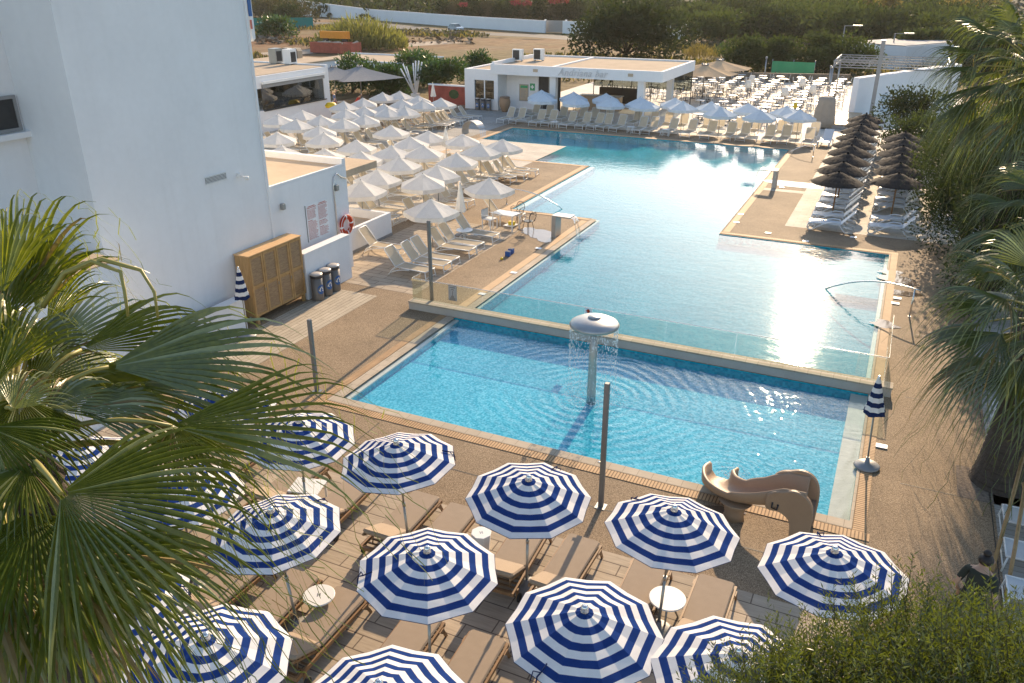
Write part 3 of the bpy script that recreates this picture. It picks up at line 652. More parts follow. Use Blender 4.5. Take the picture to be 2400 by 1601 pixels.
# ------------------------------------------------------------------ white resin loungers and thatched parasols
def mk_resin():
    t = thing("resin_lounger", "", "sun lounger", group="white resin loungers under the thatched parasols"); a = R(48); hy = -.35
    s_ = MB(); s_.rbox(-.31, .31, hy, .95, .30, .345, .02)
    s_.build("seat", "plastic_white", t)
    b = MB(); M = Matrix.Translation((0, hy - .01, .33)) @ Matrix.Rotation(-a, 4, 'X'); b.rbox(-.30, .30, -.78, 0, -.02, .02, .02, 0, M); b.build("backrest", "plastic_white", t)
    for sx in (-1, 1):
        q = MB(); x = sx * .35
        q.tube([(x, .90, .0), (x, .98, .12), (x, .95, .28), (x, .80, .33), (x, .66, .22), (x, .74, .04), (x, .9, 0)], .028, 6); q.build("leg", "plastic_white", t)
        q = MB(); q.tube([(x, .72, .06), (x, .35, .30), (x, 0, .42), (x, -.28, .40), (x, -.45, .16), (x, -.60, .02), (x, -.88, .03), (x, -.92, .14), (x, -.72, .24), (x, -.5, .28)], .03, 6); q.build("armrest", "plastic_white", t)
    return t
def mk_thatch():
    t = thing("thatched_parasol", "", "parasol", group="dark thatched parasols in two columns")
    b = MB(); tiers = [(.02, 2.06, .46, 1.87), (.36, 1.91, .82, 1.73), (.68, 1.78, 1.14, 1.58)]
    for r0, z0, r1, z1 in tiers: b.lathe([(r0, z0), ((r0 + r1) / 2, (z0 + z1) / 2 + .035), (r1, z1)], 28, caps=False)
    b.build("thatch", "thatch_straw", t)
    P, D = [], []
    for r0, z0, r1, z1 in tiers:
        for k in range(int(150 * r1) + 60):
            a = rnd.uniform(0, 6.283); u = rnd.uniform(.0, 1.0) ** .6; r = r0 + (r1 - r0) * u; z = z0 + (z1 - z0) * u + .03
            P.append((r * math.cos(a), r * math.sin(a), z)); D.append(((r1 - r0) * math.cos(a) + rnd.uniform(-.05, .05), (r1 - r0) * math.sin(a) + rnd.uniform(-.05, .05), (z1 - z0) * 1.1 + rnd.uniform(-.03, .05)))
    P, D = np.array(P), np.array(D); V = leafcards(P, D, nr.uniform(.12, .26, len(P)), nr.uniform(.02, .05, len(P)), tilt=np.array([0, 0, 1.]) + nr.normal(0, .2, (len(P), 3)))
    quads("straw_fringe", V, "thatch_straw", t)
    p = MB(); p.tube([(0, 0, 0), (0, 0, 2.08)], .035, 8); p.build("pole", "teak", t)
    c = MB(); c.lathe([(.07, 2.06), (.05, 2.12), (.01, 2.16)], 8); c.build("cap", "thatch_straw", t)
    return t
for ci, (x, ys_) in enumerate(((-2.2, [39.2 + 2.38 * k for k in range(9)]), (.25, [40.1 + 2.35 * k for k in range(6)]))):
    for k, y in enumerate(ys_):
        place("thatch", mk_thatch, (x, y, 0), rnd.uniform(0, 6), "dark thatched parasol, %s counted from the pool in the %s column" % (ORD[k], ("column beside the deck", "column under the trees")[ci].replace("column ", "")))
    ys2 = [36.95, 38.35] + [ys_[0] + .7 + 1.19 * k for k in range(14 if ci == 0 else 9)]
    for k, y in enumerate(ys2):
        place("resin", mk_resin, (x + .18 + rnd.uniform(-.05, .05), y + (.5 if ci else 0), 0), R(90 + rnd.uniform(-3, 3)), "white resin lounger, %s counted from the pool in the column %s" % (ORD[k], ("beside the deck", "under the trees")[ci]))
for k in range(4): place("resin", mk_resin, (2.9, 40.0 + k * .62, .0), R(90), "white resin lounger in the line beside the big shrub, %s counted from the pool" % ORD[k])
for k, (px, py) in enumerate([(1935, 345), (1990, 330)]):
    p = G(px, py); place("resin", mk_resin, (p[0] - .1, p[1] + .8, 0), R(175), "white resin lounger facing the water at the %s end of the far rows" % ("right", "outer right")[k])
# ------------------------------------------------------------------ hotel block, annex and walls on the left
XB = -17.95
def part(name, m, parent, *boxes):
    b = MB()
    for q in boxes: b.box(*q)
    return b.build(name, m, parent)
yl, yr = OX(117, 0, XB)[1], OX(575, 0, XB)[1]
X2 = OY(38, 225, yl)[0]
t = thing("hotel_building", "tall plain white hotel block filling the upper left, its wall in shade", "building", (0, 0, 0))
part("wall", "white_wall", t, (-34, XB, yl, yr, -.02, 16), (-34, X2, 4.0, yl - .002, -.02, 16))
p = [OX(-40, 200, X2), OX(31, 222, X2), OX(44, 306, X2)]
wz1, wz0, wy1 = p[1][2], p[2][2], p[1][1]
wf = part("window", "dark_recess", t, (X2 + .002, X2 + .03, wy1 - 1.5, wy1 - .08, wz0 + .08, wz1 - .08))
part("window_frame", "paint_grey", wf, (X2 + .002, X2 + .06, wy1 - .08, wy1, wz0, wz1), (X2 + .002, X2 + .06, wy1 - 1.6, wy1 - .08, wz1 - .08, wz1), (X2 + .002, X2 + .06, wy1 - 1.6, wy1 - .08, wz0, wz0 + .08))
part("window_sill", "white_wall", t, (X2 + .003, X2 + .22, wy1 - 1.7, wy1 + .15, wz0 - .16, wz0 - .02))
v0, v1, v2 = OX(480, 417, XB), OX(528, 401, XB), OX(482, 432, XB)
part("wall_vent", "dark_recess", t, (XB + .002, XB + .012, v0[1], v1[1], v2[2], v0[2]))
vg = MB(); vg.box(XB + .012, XB + .03, v0[1] - .02, v1[1] + .02, v0[2], v0[2] + .02); vg.box(XB + .012, XB + .03, v0[1] - .02, v1[1] + .02, v2[2] - .02, v2[2])
for k in range(5): z = v2[2] + (v0[2] - v2[2]) * (k + .5) / 5; vg.box(XB + .012, XB + .026, v0[1], v1[1], z - .008, z + .008)
vg.build("vent_grille", "paint_white", t)
s_ = OX(557, 410, XB)
b = MB(); b.rbox(XB + .002, XB + .10, s_[1] - .05, s_[1] + .05, s_[2] - .06, s_[2] + .06, .01); b.tube([(XB + .1, s_[1], s_[2] - .02), (XB + .22, s_[1] + .05, s_[2] - .06)], .02, 6); b.lathe([(.05, -.05), (.07, .04), (.05, .06)], 10, (XB + .27, s_[1] + .08, s_[2] - .09)); b.build("security_camera", "paint_white", t)
q0, q1 = OX(577, 30, XB), OX(590, 98, XB)
b = MB(); b.rbox(XB - .7, XB - .02, yr + .06, yr + .34, q1[2], q0[2] + 4, .08); sg = b.build("wall_sign", "sign_white", t)
part("sign_panel", "sign_blue", sg, (XB - .022, XB - .004, yr + .08, yr + .22, q0[2] - .1, q0[2] + .8)); part("sign_emblem", "red_print", sg, (XB - .02, XB - .003, yr + .10, yr + .17, q0[2] - .45, q0[2] - .2))
part("drainpipe", "white_wall", t, (XB, XB + .05, yr - .09, yr - .03, 0, 16))
ya = OX(811, 386, XB)[1]; za = OX(811, 386, XB)[2]
t = thing("annex_building", "low white annex with flat cream roof and a printed notice board, beside the hotel block", "building")
part("wall", "white_wall", t, (-33, XB - .03, yr + .002, ya, -.02, za - .02))
part("roof", "cream_roof", t, (-32.8, XB - .12, yr + .003, ya - .22, za - .015, za + .02))
part("parapet", "white_wall", t, (-33, XB - .032, ya - .2, ya + .002, za - .01, za + .24), (XB - .12, XB - .031, yr + .003, ya - .2, za - .015, za + .06))
part("canopy_slab", "cream_roof", t, (-21.5, XB - .25, ya + .003, ya + 2.3, za - .55, za - .3))
bb = [OX(716, 483, XB), OX(768, 470, XB), OX(726, 568, XB), OX(775, 548, XB)]
y0, y1, z0, z1 = bb[0][1], bb[1][1], bb[2][2], bb[0][2]
nb = thing("notice_board", "white notice board with columns of small red print on the annex wall", "sign", (XB - .028, 0, 0))
b = MB(); b.box(0, .012, y0, y1, z0, z1); b.build("panel", "sign_white", nb)
b = MB()
for c in range(2):
    ys0 = y0 + .06 + c * (y1 - y0) * .49; wc = (y1 - y0) * .42; z = z1 - .06
    b.box(.013, .016, ys0 + .06, ys0 + wc - .08, z - .028, z); z -= .05; b.box(.013, .016, ys0, ys0 + wc, z - .024, z); z -= .06
    while z > z0 + .06:
        if rnd.random() < .12: z -= .04; b.box(.013, .016, ys0, ys0 + wc * rnd.uniform(.4, .75), z - .022, z); z -= .045; continue
        x = ys0
        while x < ys0 + wc * rnd.uniform(.7, 1.0):
            l_ = rnd.uniform(.03, .12); b.box(.013, .016, x, min(x + l_, ys0 + wc), z - .013, z); x += l_ + .018
        z -= .032
b.build("lettering", "red_print", nb)
b = MB(); b.box(0, .02, y0 - .02, y0, z0, z1); b.build("edge_strip", "paint_grey", nb)
rc = OX(812, 527, XB + .1)
t = thing("life_ring", "orange-red life ring with white bands hung on the annex wall corner", "life ring", rc)
b = MB(); n1, n2 = 32, 10; Rr, rr = .30, .085
for i in range(n1):
    for j in range(n2): a, c = 2 * math.pi * i / n1, 2 * math.pi * j / n2; b.v.append((rr * .75 * math.sin(c), (Rr + rr * math.cos(c)) * math.cos(a), (Rr + rr * math.cos(c)) * math.sin(a)))
for i in range(n1):
    for j in range(n2): b.f.append((i * n2 + j, i * n2 + (j + 1) % n2, ((i + 1) % n1) * n2 + (j + 1) % n2, ((i + 1) % n1) * n2 + j)); b.mi.append(1 if (i % 8) < 1 else 0); b.sm.append(True)
b.build("ring", ["red_ring", "sign_white"], t)
b = MB(); b.tube([(.075, .40 * math.cos(a), .40 * math.sin(a)) for a in np.linspace(0, 6.28, 25)], .01, 5); b.tube([(.05, .1, -.25), (.06, .12, -.1), (.05, .0, -.05)], .01, 5); b.build("rope", "sign_white", t)
for (px, py, lb) in ((661, 484, "small grey square wall lamp on the annex near the hotel block"), (787, 440, "small grey square wall lamp on the annex beside the conduit pipe")):
    c = OX(px, py, XB); b = MB(); b.rbox(-.03, .10, -.07, .07, -.10, .10, .012); o = b.build("wall_lamp", "metal_grey"); o.location = c; tag(o, lb, "wall lamp")
c0, c1, c2 = OX(787, 440, XB), OX(797, 410, XB), OX(811, 412, XB)
b = MB(); b.tube([(XB, c0[1] - .12, 0.05), (XB, c0[1] - .12, c0[2] + .05), (XB, c0[1] - .05, c0[2] + .4), (XB, c0[1] + .12, c1[2] + .1), (XB, c0[1] + .35, c2[2] + .02), (XB, c2[1], c2[2] - .1)], .022, 6); tag(b.build("conduit_pipe", "metal_bright"), "thin curved conduit pipe running up the annex wall", "pipe")
lw = thing("low_wall", "low white wall with a broad top below the notice board", "wall")
part("wall", "white_wall", lw, (-17.58, -17.27, 20.45, 22.96, -.02, 1.60)); part("coping", "white_wall", lw, (-17.60, -17.25, 20.43, 22.98, 1.602, 1.635))
c = OX(914, 498, -18.93); zp = c[2]
pl = thing("planter_wall", "white planter box with a pinkish floor right of the life ring", "planter", (0, 0, 0))
part("wall", "white_wall", pl, (-19.05, -18.9, ya + .1, 28.15, -.02, zp), (-22.0, -19.05, 28.0, 28.149, -.02, zp - .001), (-22.0, -21.85, ya + .1, 28.0, -.02, zp - .001))
part("floor", "cream_roof", pl, (-21.84, -19.06, ya + .1, 27.99, 0, zp - .35)); part("base_strip", "paint_grey", pl, (-18.898, -18.885, ya + .1, 28.16, 0, .12))
lw2 = thing("low_wall", "long low white wall running from the locker toward the palm", "wall")
part("wall", "white_wall", lw2, (-17.62, -17.3, 8.0, 17.5, -.02, 1.05)); part("coping", "white_wall", lw2, (-17.64, -17.28, 8.0, 17.52, 1.052, 1.09))
c = OX(279, 606, -16.4)
cb = thing("terrace_block", "low block with a tan flat top behind the palm, its side blue in shade", "building")
part("wall", "white_wall_far", cb, (XB + .01, -16.4, 5.0, c[1], 0, c[2] - .03)); part("roof", "cream_roof", cb, (XB + .01, -16.38, 5.0, c[1] + .02, c[2] - .028, c[2]))
# locker
lk = thing("locker_cabinet", "tall wooden louvred locker cabinet standing by the low white wall", "cabinet", (0, 0, 0))
lx0, lx1, ly0, ly1, lz0, lz1 = -17.86, -17.30, OX(582, 604.5, -17.30)[1], 20.40, .26, OX(711, 551, -17.30)[2]
part("body", "locker_wood", lk, (lx0, lx1 - .03, ly0, ly1, lz0, lz1)); b = MB(); b.box(lx0 - .02, lx1 + .02, ly0 - .02, ly1 + .02, lz1 + .001, lz1 + .03); b.build("top", "locker_top", lk)
nd = 4; dw = (ly1 - ly0) / nd
for k in range(nd):
    a0, a1 = ly0 + k * dw + .01, ly0 + (k + 1) * dw - .01; b = MB(); x0, x1 = lx1 - .029, lx1
    b.box(x0, x1, a0, a0 + .07, lz0 + .01, lz1 - .02); b.box(x0, x1, a1 - .07, a1, lz0 + .01, lz1 - .02)
    for z in (lz0 + .01, lz1 - .10, (lz0 + lz1) / 2 - .04): b.box(x0, x1 - .001, a0 + .07, a1 - .07, z, z + .08)
    d = b.build("door", "locker_wood", lk); b = MB(); z = lz0 + .10
    while z < lz1 - .12:
        if not (-.06 < z - ((lz0 + lz1) / 2 - .04) < .09): b.add([(x0 + .002, a0 + .07, z + .045), (x0 + .002, a1 - .07, z + .045), (x1 - .004, a1 - .07, z), (x1 - .004, a0 + .07, z)], [(0, 1, 2, 3)])
        z += .05
    b.build("louvres", "locker_slat", d); b = MB(); b.box(lx1, lx1 + .02, a1 - .05, a1 - .03, 1.0, 1.1); b.build("handle", "metal_grey", d)
for y in (ly0 + .06, ly1 - .14):
    for x in (lx0 + .02, lx1 - .12): part("leg", "locker_wood", lk, (x, x + .1, y, y + .1, 0, lz0 - .001))
def mk_bin():
    t = thing("recycling_bin", "", "bin"); b = MB(); b.lathe([(.20, 0), (.205, .02), (.205, .80)], 20); b.build("body", "bin_grey", t)
    b = MB(); b.lathe([(.212, .80), (.212, .90)], 20); b.build("lid_band", "bin_lid", t); b = MB(); b.lathe([(.218, .90), (.215, .925), (.15, .955), (.02, .965)], 20); b.build("lid", "bin_top", t)
    s_ = MB(); ang = np.linspace(-.72, .72, 9); rs = []
    for (h0, h1, rad, mi) in ((.22, .60, .209, 0),):
        n = 20; pts = [(math.sin(2 * math.pi * k / n) * .15, .41 + math.cos(2 * math.pi * k / n) * .17) for k in range(n)]
        w_ = lambda u, z, r_: (r_ * math.cos(u / r_), r_ * math.sin(u / r_), z)
        s_.add([w_(u, z, .210) for u, z in pts] + [w_(0, .41, .211)], [(k, (k + 1) % n, n) for k in range(n)], 0)
        for k in range(3):
            a = R(90 + 120 * k); bq = R(90 + 120 * (k + 1)); A_ = np.array([math.cos(a), math.sin(a)]) * .105; B_ = np.array([math.cos(bq), math.sin(bq)]) * .105
            A2, B2 = A_ + (B_ - A_) * .18, A_ + (B_ - A_) * .82; nn = np.array([-(B_ - A_)[1], (B_ - A_)[0]]); nn /= np.linalg.norm(nn)
            q = [A2 + nn * .014, B2 + nn * .014, B2 - nn * .014, A2 - nn * .014]; s_.add([w_(u, .41 + z, .2125) for u, z in q], [(0, 1, 2, 3)], 1)
            q = [B2 + nn * .035, B2 - nn * .035, B_ - (B_ - A_) * .02]; s_.add([w_(u, .41 + z, .2125) for u, z in q], [(0, 1, 2)], 1)
    s_.build("recycling_sign", ["sign_blue", "sign_white"], t); return t
for i, (x, y, lb) in enumerate(((-17.0, 20.62, "recycling bin with blue sign closest to the wooden locker"), (-17.02, 21.12, "recycling bin between the two others by the locker"), (-17.04, 21.62, "recycling bin furthest from the locker, against the low white wall"))):
    place("bin", mk_bin, (x, y, 0), R(-10), lb, "recycling bins by the locker")

# ------------------------------------------------------------------ pool fittings
dv = thing("divider_wall", "low pale stone wall between the small pool and the big pool", "wall")
part("wall", "concrete_kerb", dv, (-13.75, .95, 21.2, 21.53, -.9, .23)); part("coping", "rim_stone", dv, (-13.77, .97, 21.18, 21.56, .232, .28))
gb = thing("glass_balustrade", "frameless glass balustrade with a thin steel rail on the divider wall", "balustrade")
xs_ = [-13.68, -13.0, -11.1, -9.15, -7.15, -5.15, -3.15, -1.2, .72]
for a, c in zip(xs_[:-1], xs_[1:]): part("glass_panel", "glass_clear", gb, (a + .012, c - .012, 21.37, 21.385, .30, 1.01))
part("glass_panel", "glass_clear", gb, (-13.70, -13.685, 21.385, 21.95, .0, 1.01)); part("glass_panel", "glass_clear", gb, (.74, .755, 21.4, 24.6, .02, 1.01))
b = MB(); b.tube([(.75, 24.6, 1.03), (.75, 21.38, 1.03), (-13.69, 21.38, 1.03), (-13.69, 21.95, 1.03)], .011, 6); b.build("rail", "metal_bright", gb)
c = OY(1061, 687, 21.36)
b = MB(); b.box(-.15, .15, -.012, 0, -.26, .26, 0)
def key(bm, w, h, y, s, mi):
    for k in range(3):
        u, v = w - k * .045, h - k * .07; bm.box(-u, u, y, y - .002, v - s, v, mi); bm.box(-u, -u + s, y, y - .002, -v, v - s, mi); bm.box(u - s, u, y, y - .002, -v, v - s, mi)
key(b, .13, .23, -.0125, .013, 1); o = b.build("glass_sign", ["metal_grey", "sign_white"]); o.location = c; tag(o, "grey plaque with a nested line pattern fixed to the glass balustrade", "sign")
c = OY(1379, 729, 21.36); b = MB(); b.box(-.11, .11, -.01, 0, -.09, .09, 0); b.box(-.03, .03, -.014, -.011, -.06, .06, 1); b.box(-.06, .06, -.0145, -.0111, -.025, .025, 1); o = b.build("warning_sign", ["sign_white", "red_ring"]); o.location = c; tag(o, "tiny white warning sign with a red mark hanging on the glass rail", "sign")
sh = thing("mushroom_shower", "steel mushroom shower raining into the small pool", "fountain", (SHX, SHY, 0))
b = MB(); b.lathe([(.12, -.25), (.115, .0), (.105, 1.0), (.10, 1.95)], 20); b.build("stem", "steel_brushed", sh)
b = MB(); b.lathe([(.12, 1.86), (.45, 1.90), (.60, 1.95), (.635, 2.0), (.60, 2.055), (.46, 2.13), (.28, 2.185), (.10, 2.205), (.02, 2.208)], 40); b.build("cap", "steel_brushed", sh)
b = MB(); b.lathe([(.17, 2.203), (.165, 2.222), (.02, 2.228)], 24); b.build("hatch", "steel_brushed", sh)
def drops(P, S, name, lb, cat_kind='stuff', m="water_drops"):
    o3 = np.array([[1, 0, 0], [-1, 0, 0], [0, 1, 0], [0, -1, 0], [0, 0, 1], [0, 0, -1]], float); fs = [(0, 2, 4), (2, 1, 4), (1, 3, 4), (3, 0, 4), (2, 0, 5), (1, 2, 5), (3, 1, 5), (0, 3, 5)]
    V = P[:, None, None, :] + o3[np.array(fs)][None] * S[:, None, None, :]
    o = quads(name, V.reshape(-1, 3, 3), m, None, None, 3); o['kind'] = cat_kind; o['label'] = lb; return o
N = 1500; a = nr.uniform(0, 6.283, N); h = nr.uniform(0, 1, N) ** 1.3; rr = .60 + nr.normal(0, .012, N) + .03 * h
P = np.stack([SHX + rr * np.cos(a), SHY + rr * np.sin(a), 1.9 - 1.86 * h], 1); sz = nr.uniform(.005, .011, N) * (1.15 - .5 * h)
N2 = 1500; r2 = np.abs(nr.normal(.62, .22, N2)); a2 = nr.uniform(0, 6.283, N2); P2 = np.stack([SHX + r2 * np.cos(a2), SHY + r2 * np.sin(a2), WZ + np.abs(nr.normal(0, .035, N2))], 1); s2 = nr.uniform(.005, .016, N2)
drops(np.vstack([P, P2]), np.vstack([np.stack([sz, sz, sz * nr.uniform(1.5, 4, N)], 1), np.stack([s2, s2, s2 * .6], 1)]), "water_drops", "rain of water drops falling from the steel mushroom into the pool")
def splash(x, y, r, n, name, lb, h=.05):
    r2 = np.abs(nr.normal(0, r, n)); a2 = nr.uniform(0, 6.283, n); P = np.stack([x + r2 * np.cos(a2), y + r2 * np.sin(a2), WZ + np.abs(nr.normal(0, h, n))], 1); s2 = nr.uniform(.006, .02, n)
    drops(P, np.stack([s2, s2, s2 * .6], 1), name, lb, m="water_foam")
splash(-11.45, 31.2, .28, 500, "splash_foam", "white splash where the left spout falls into the big pool"); splash(-6.9, 44.2, .4, 700, "splash_foam", "white splash where the right spout falls into the big pool"); splash(-2.0, 15.75, .25, 300, "splash_foam", "white froth at the foot of the brown slide")
splash(-24.9, 52.0, .7, 500, "splash_foam", "white froth under the arched spout in the far corner")
def spout(loc, rz, label, hh=.95, wd=.55, ln=.75):
    t = thing("water_spout", label, "fountain", loc, rz); b = MB()
    b.rbox(-.10, .10, -wd / 2, wd / 2, 0, hh - .06, .01); b.build("post", "steel_brushed", t); b = MB(); b.rbox(-.10, ln, -wd / 2, wd / 2, hh - .055, hh, .01); b.build("lip", "steel_brushed", t)
    w_ = MB(); rs = []
    for k in range(9): u = k / 8; x = ln - .01 + .38 * u ** .6 * .9; z = hh - .03 - (hh + .0) * u ** 1.5; rs.append([(x + .01 * math.sin(j * 2.1 + k), -wd * .44 + wd * .88 * j / 8, z) for j in range(9)])
    w_.add([q for r_ in rs for q in r_], [(k * 9 + j, k * 9 + j + 1, (k + 1) * 9 + j + 1, (k + 1) * 9 + j) for k in range(8) for j in range(8) if (j + k // 3) % 4], 0, True); w_.build("water_sheet", "falling_water", t); return t
spout(G(1303, 553), R(-3), "square steel water spout pouring into the big pool near the dining chairs"); spout(G(1814, 440), R(180), "square steel water spout on the right pool edge beside the thatched parasols")
t = thing("water_spout", "arched steel spout with water at the far left pool corner", "fountain", G(1092, 314), R(-18)); b = MB(); rs = []
for k in range(15):
    u = k / 14; a = R(188 - 165 * u); rr = .85; x, z = .8 + rr * math.cos(a), .22 + .75 * math.sin(a) if u > .05 else 0
    rs.append([(x, -.32, z), (x, .32, z), (x + .03 * math.cos(a), .32, z + .05), (x + .03 * math.cos(a), -.32, z + .05)])
b.loft(rs); b.build("arch", "steel_brushed", t)
b = MB(); rs = [[(1.56 + .25 * u, -.28 + .07 * j, .55 - .6 * u ** 1.6) for j in range(9)] for u in np.linspace(0, 1, 7)]; b.add([q for r_ in rs for q in r_], [(k * 9 + j, k * 9 + j + 1, (k + 1) * 9 + j + 1, (k + 1) * 9 + j) for k in range(6) for j in range(8) if (j + k // 2) % 3], 0, True); b.build("water_sheet", "falling_water", t)
def handrail(label, post, ht, tip, bulge):
    t = thing("handrail", label, "handrail", (post[0], post[1], 0)); d = np.array([tip[0] - post[0], tip[1] - post[1]]); b = MB(); b.tube([(0, 0, 0), (0, 0, ht)], .025, 8); b.lathe([(.05, 0), (.05, .015)], 10); b.build("post", "metal_bright", t)
    path = [(-d[0] * .06, -d[1] * .06, ht + .02)] + [(d[0] * u, d[1] * u, (ht + .02) * (1 - u ** bulge) + tip[2] * u ** bulge) for u in np.linspace(0, 1, 12)]
    b = MB(); b.tube(path, .025, 8); b.build("rail", "metal_bright", t); return t
c = G(2131, 742); handrail("curved steel handrail leading down the steps at the right of the big pool", c, .93, np.array([-1.45, 29.15, -.02]), 2.2)
c = G(1206, 470); handrail("curved steel handrail on the left bay of the big pool by the parasols", (-16.7, 34.9), .75, np.array([-13.95, 35.3, -.03]), 2.4)
c = G(1905, 368); handrail("small bent steel handrail at the far right corner of the pool", c, .7, np.array([G(1850, 362)[0], G(1850, 362)[1], .1]), 2.0)
mat("post_grey", (.20, .195, .185), .5, .3, .08, 5)
def post(px, py, ptop, label):
    g = G(px, py); d = ray(px, ptop); h = CAMH + d[2] * math.hypot(g[0], g[1]) / math.hypot(d[0], d[1])
    t = thing("shower_post", label, "post", g * np.array([1, 1, 0])); b = MB(); b.rbox(-.05, .05, -.05, .05, .01, h, .012); b.build("shaft", "post_grey", t); b = MB(); b.box(-.11, .11, -.11, .11, 0, .012); b.build("base_plate", "metal_grey", t); b = MB(); b.tube([(-.05, 0, 1.05), (-.11, 0, 1.05)], .02, 6); b.build("tap", "metal_bright", t)
post(1013, 722, 517, "tall grey post standing at the left end of the glass balustrade"); post(1408, 1187, 897, "tall grey post in front of the small pool between striped parasols"); post(743, 917, 747, "grey post half hidden behind the palm leaf tips")
# slide
sl_ = thing("water_slide", "small brown moulded water slide dipping into the small pool", "slide", (0, 0, 0))
path = [np.array(q) for q in ((-.42, 14.28, .70), (-.85, 14.28, .69), (-1.3, 14.29, .58), (-1.75, 14.38, .45), (-2.1, 14.68, .33), (-2.26, 15.1, .19), (-2.22, 15.5, .05))]
hts = [.42, .40, .27, .20, .24, .34, .36]; fine = []; hh = []
for i in range(len(path) - 1):
    p0, p1, p2, p3 = path[max(i - 1, 0)], path[i], path[i + 1], path[min(i + 2, len(path) - 1)]
    for u in np.linspace(0, 1, 7, endpoint=False): fine.append(.5 * ((2 * p1) + (-p0 + p2) * u + (2 * p0 - 5 * p1 + 4 * p2 - p3) * u * u + (-p0 + 3 * p1 - 3 * p2 + p3) * u ** 3)); hh.append(hts[i] * (1 - u) + hts[i + 1] * u)
fine.append(path[-1]); hh.append(hts[-1]); rs = []
for i, (q, hr) in enumerate(zip(fine, hh)):
    d = fine[min(i + 1, len(fine) - 1)] - fine[max(i - 1, 0)]; d[2] = 0; d /= np.linalg.norm(d); s_ = np.array([d[1], -d[0], 0]); z = np.array([0, 0, 1.]); wd = .31; h2 = hr * (.8 if i > 20 else 1)
    prof = [(-wd - .03, h2), (-wd + .0, h2 + .03), (-wd + .05, h2 - .01), (-wd + .07, .12), (-.14, .0), (.14, .0), (wd - .07, .12), (wd - .05, hr - .01), (wd, hr + .03), (wd + .03, hr), (wd + .02, .05), (.16, -.08), (-.16, -.08), (-wd - .02, .05)]
    rs.append([q + s_ * a + z * c for a, c in prof])
b = MB(); b.loft(rs, smooth=True); b.build("chute", "slide_brown", sl_)
def panel(outline, y0, th):
    cx_ = sum(x for x, z in outline) / len(outline); cz_ = sum(z for x, z in outline) / len(outline)
    def off(k, y): return [(x + (cx_ - x) * k, y, z + (cz_ - z) * k if z > .01 else 0) for x, z in outline]
    b = MB(); b.loft([off(.06, y0), off(0, y0 + .02), off(0, y0 + th - .02), off(.06, y0 + th)], smooth=False); return b
def smooth_outline(P, n=4):
    out_ = []; m = len(P)
    for i in range(m):
        p0, p1, p2, p3 = (np.array(P[(i + k) % m]) for k in (-1, 0, 1, 2))
        if p1[1] < .01 or p2[1] < .01: out_.append(tuple(p1)); continue
        for u in np.linspace(0, 1, n, endpoint=False): out_.append(tuple(.5 * ((2 * p1) + (-p0 + p2) * u + (2 * p0 - 5 * p1 + 4 * p2 - p3) * u * u + (-p0 + 3 * p1 - 3 * p2 + p3) * u ** 3)))
    return out_
ol1 = smooth_outline([(-.26, 0), (-.24, .55), (-.28, .88), (-.42, 1.08), (-.64, 1.14), (-.84, 1.08), (-1.02, 1.02), (-1.14, .88), (-1.1, .62), (-.86, .60), (-.68, .48), (-.62, .28), (-.60, 0)])
panel(ol1, 13.90, .10).build("leg", "slide_brown", sl_)
panel([(x + .04, z * 1.06) for x, z in ol1], 14.58, .10).build("leg", "slide_brown", sl_)
b = MB(); rs = [[(-1.72 + w0 * math.cos(a), 14.2 + w0 * .75 * math.sin(a), z) for a in np.linspace(0, 2 * math.pi, 18, endpoint=False)] for z, w0 in ((0, .22), (.15, .19), (.3, .22), (.42, .33))]; b.loft(rs, smooth=True); b.build("leg", "slide_brown", sl_)
for k in range(3): part("step", "slide_dark", sl_, (-.34 + .05 * k * 0, -.24, 14.01, 14.57, .2 + .2 * k, .24 + .2 * k))
b = MB(); b.tube([(-1.0, 13.90, .80), (-1.0, 13.86, .70), (-.9, 13.86, .68), (-.89, 13.90, .78)], .018, 6); b.build("handle", "black_paint", sl_)

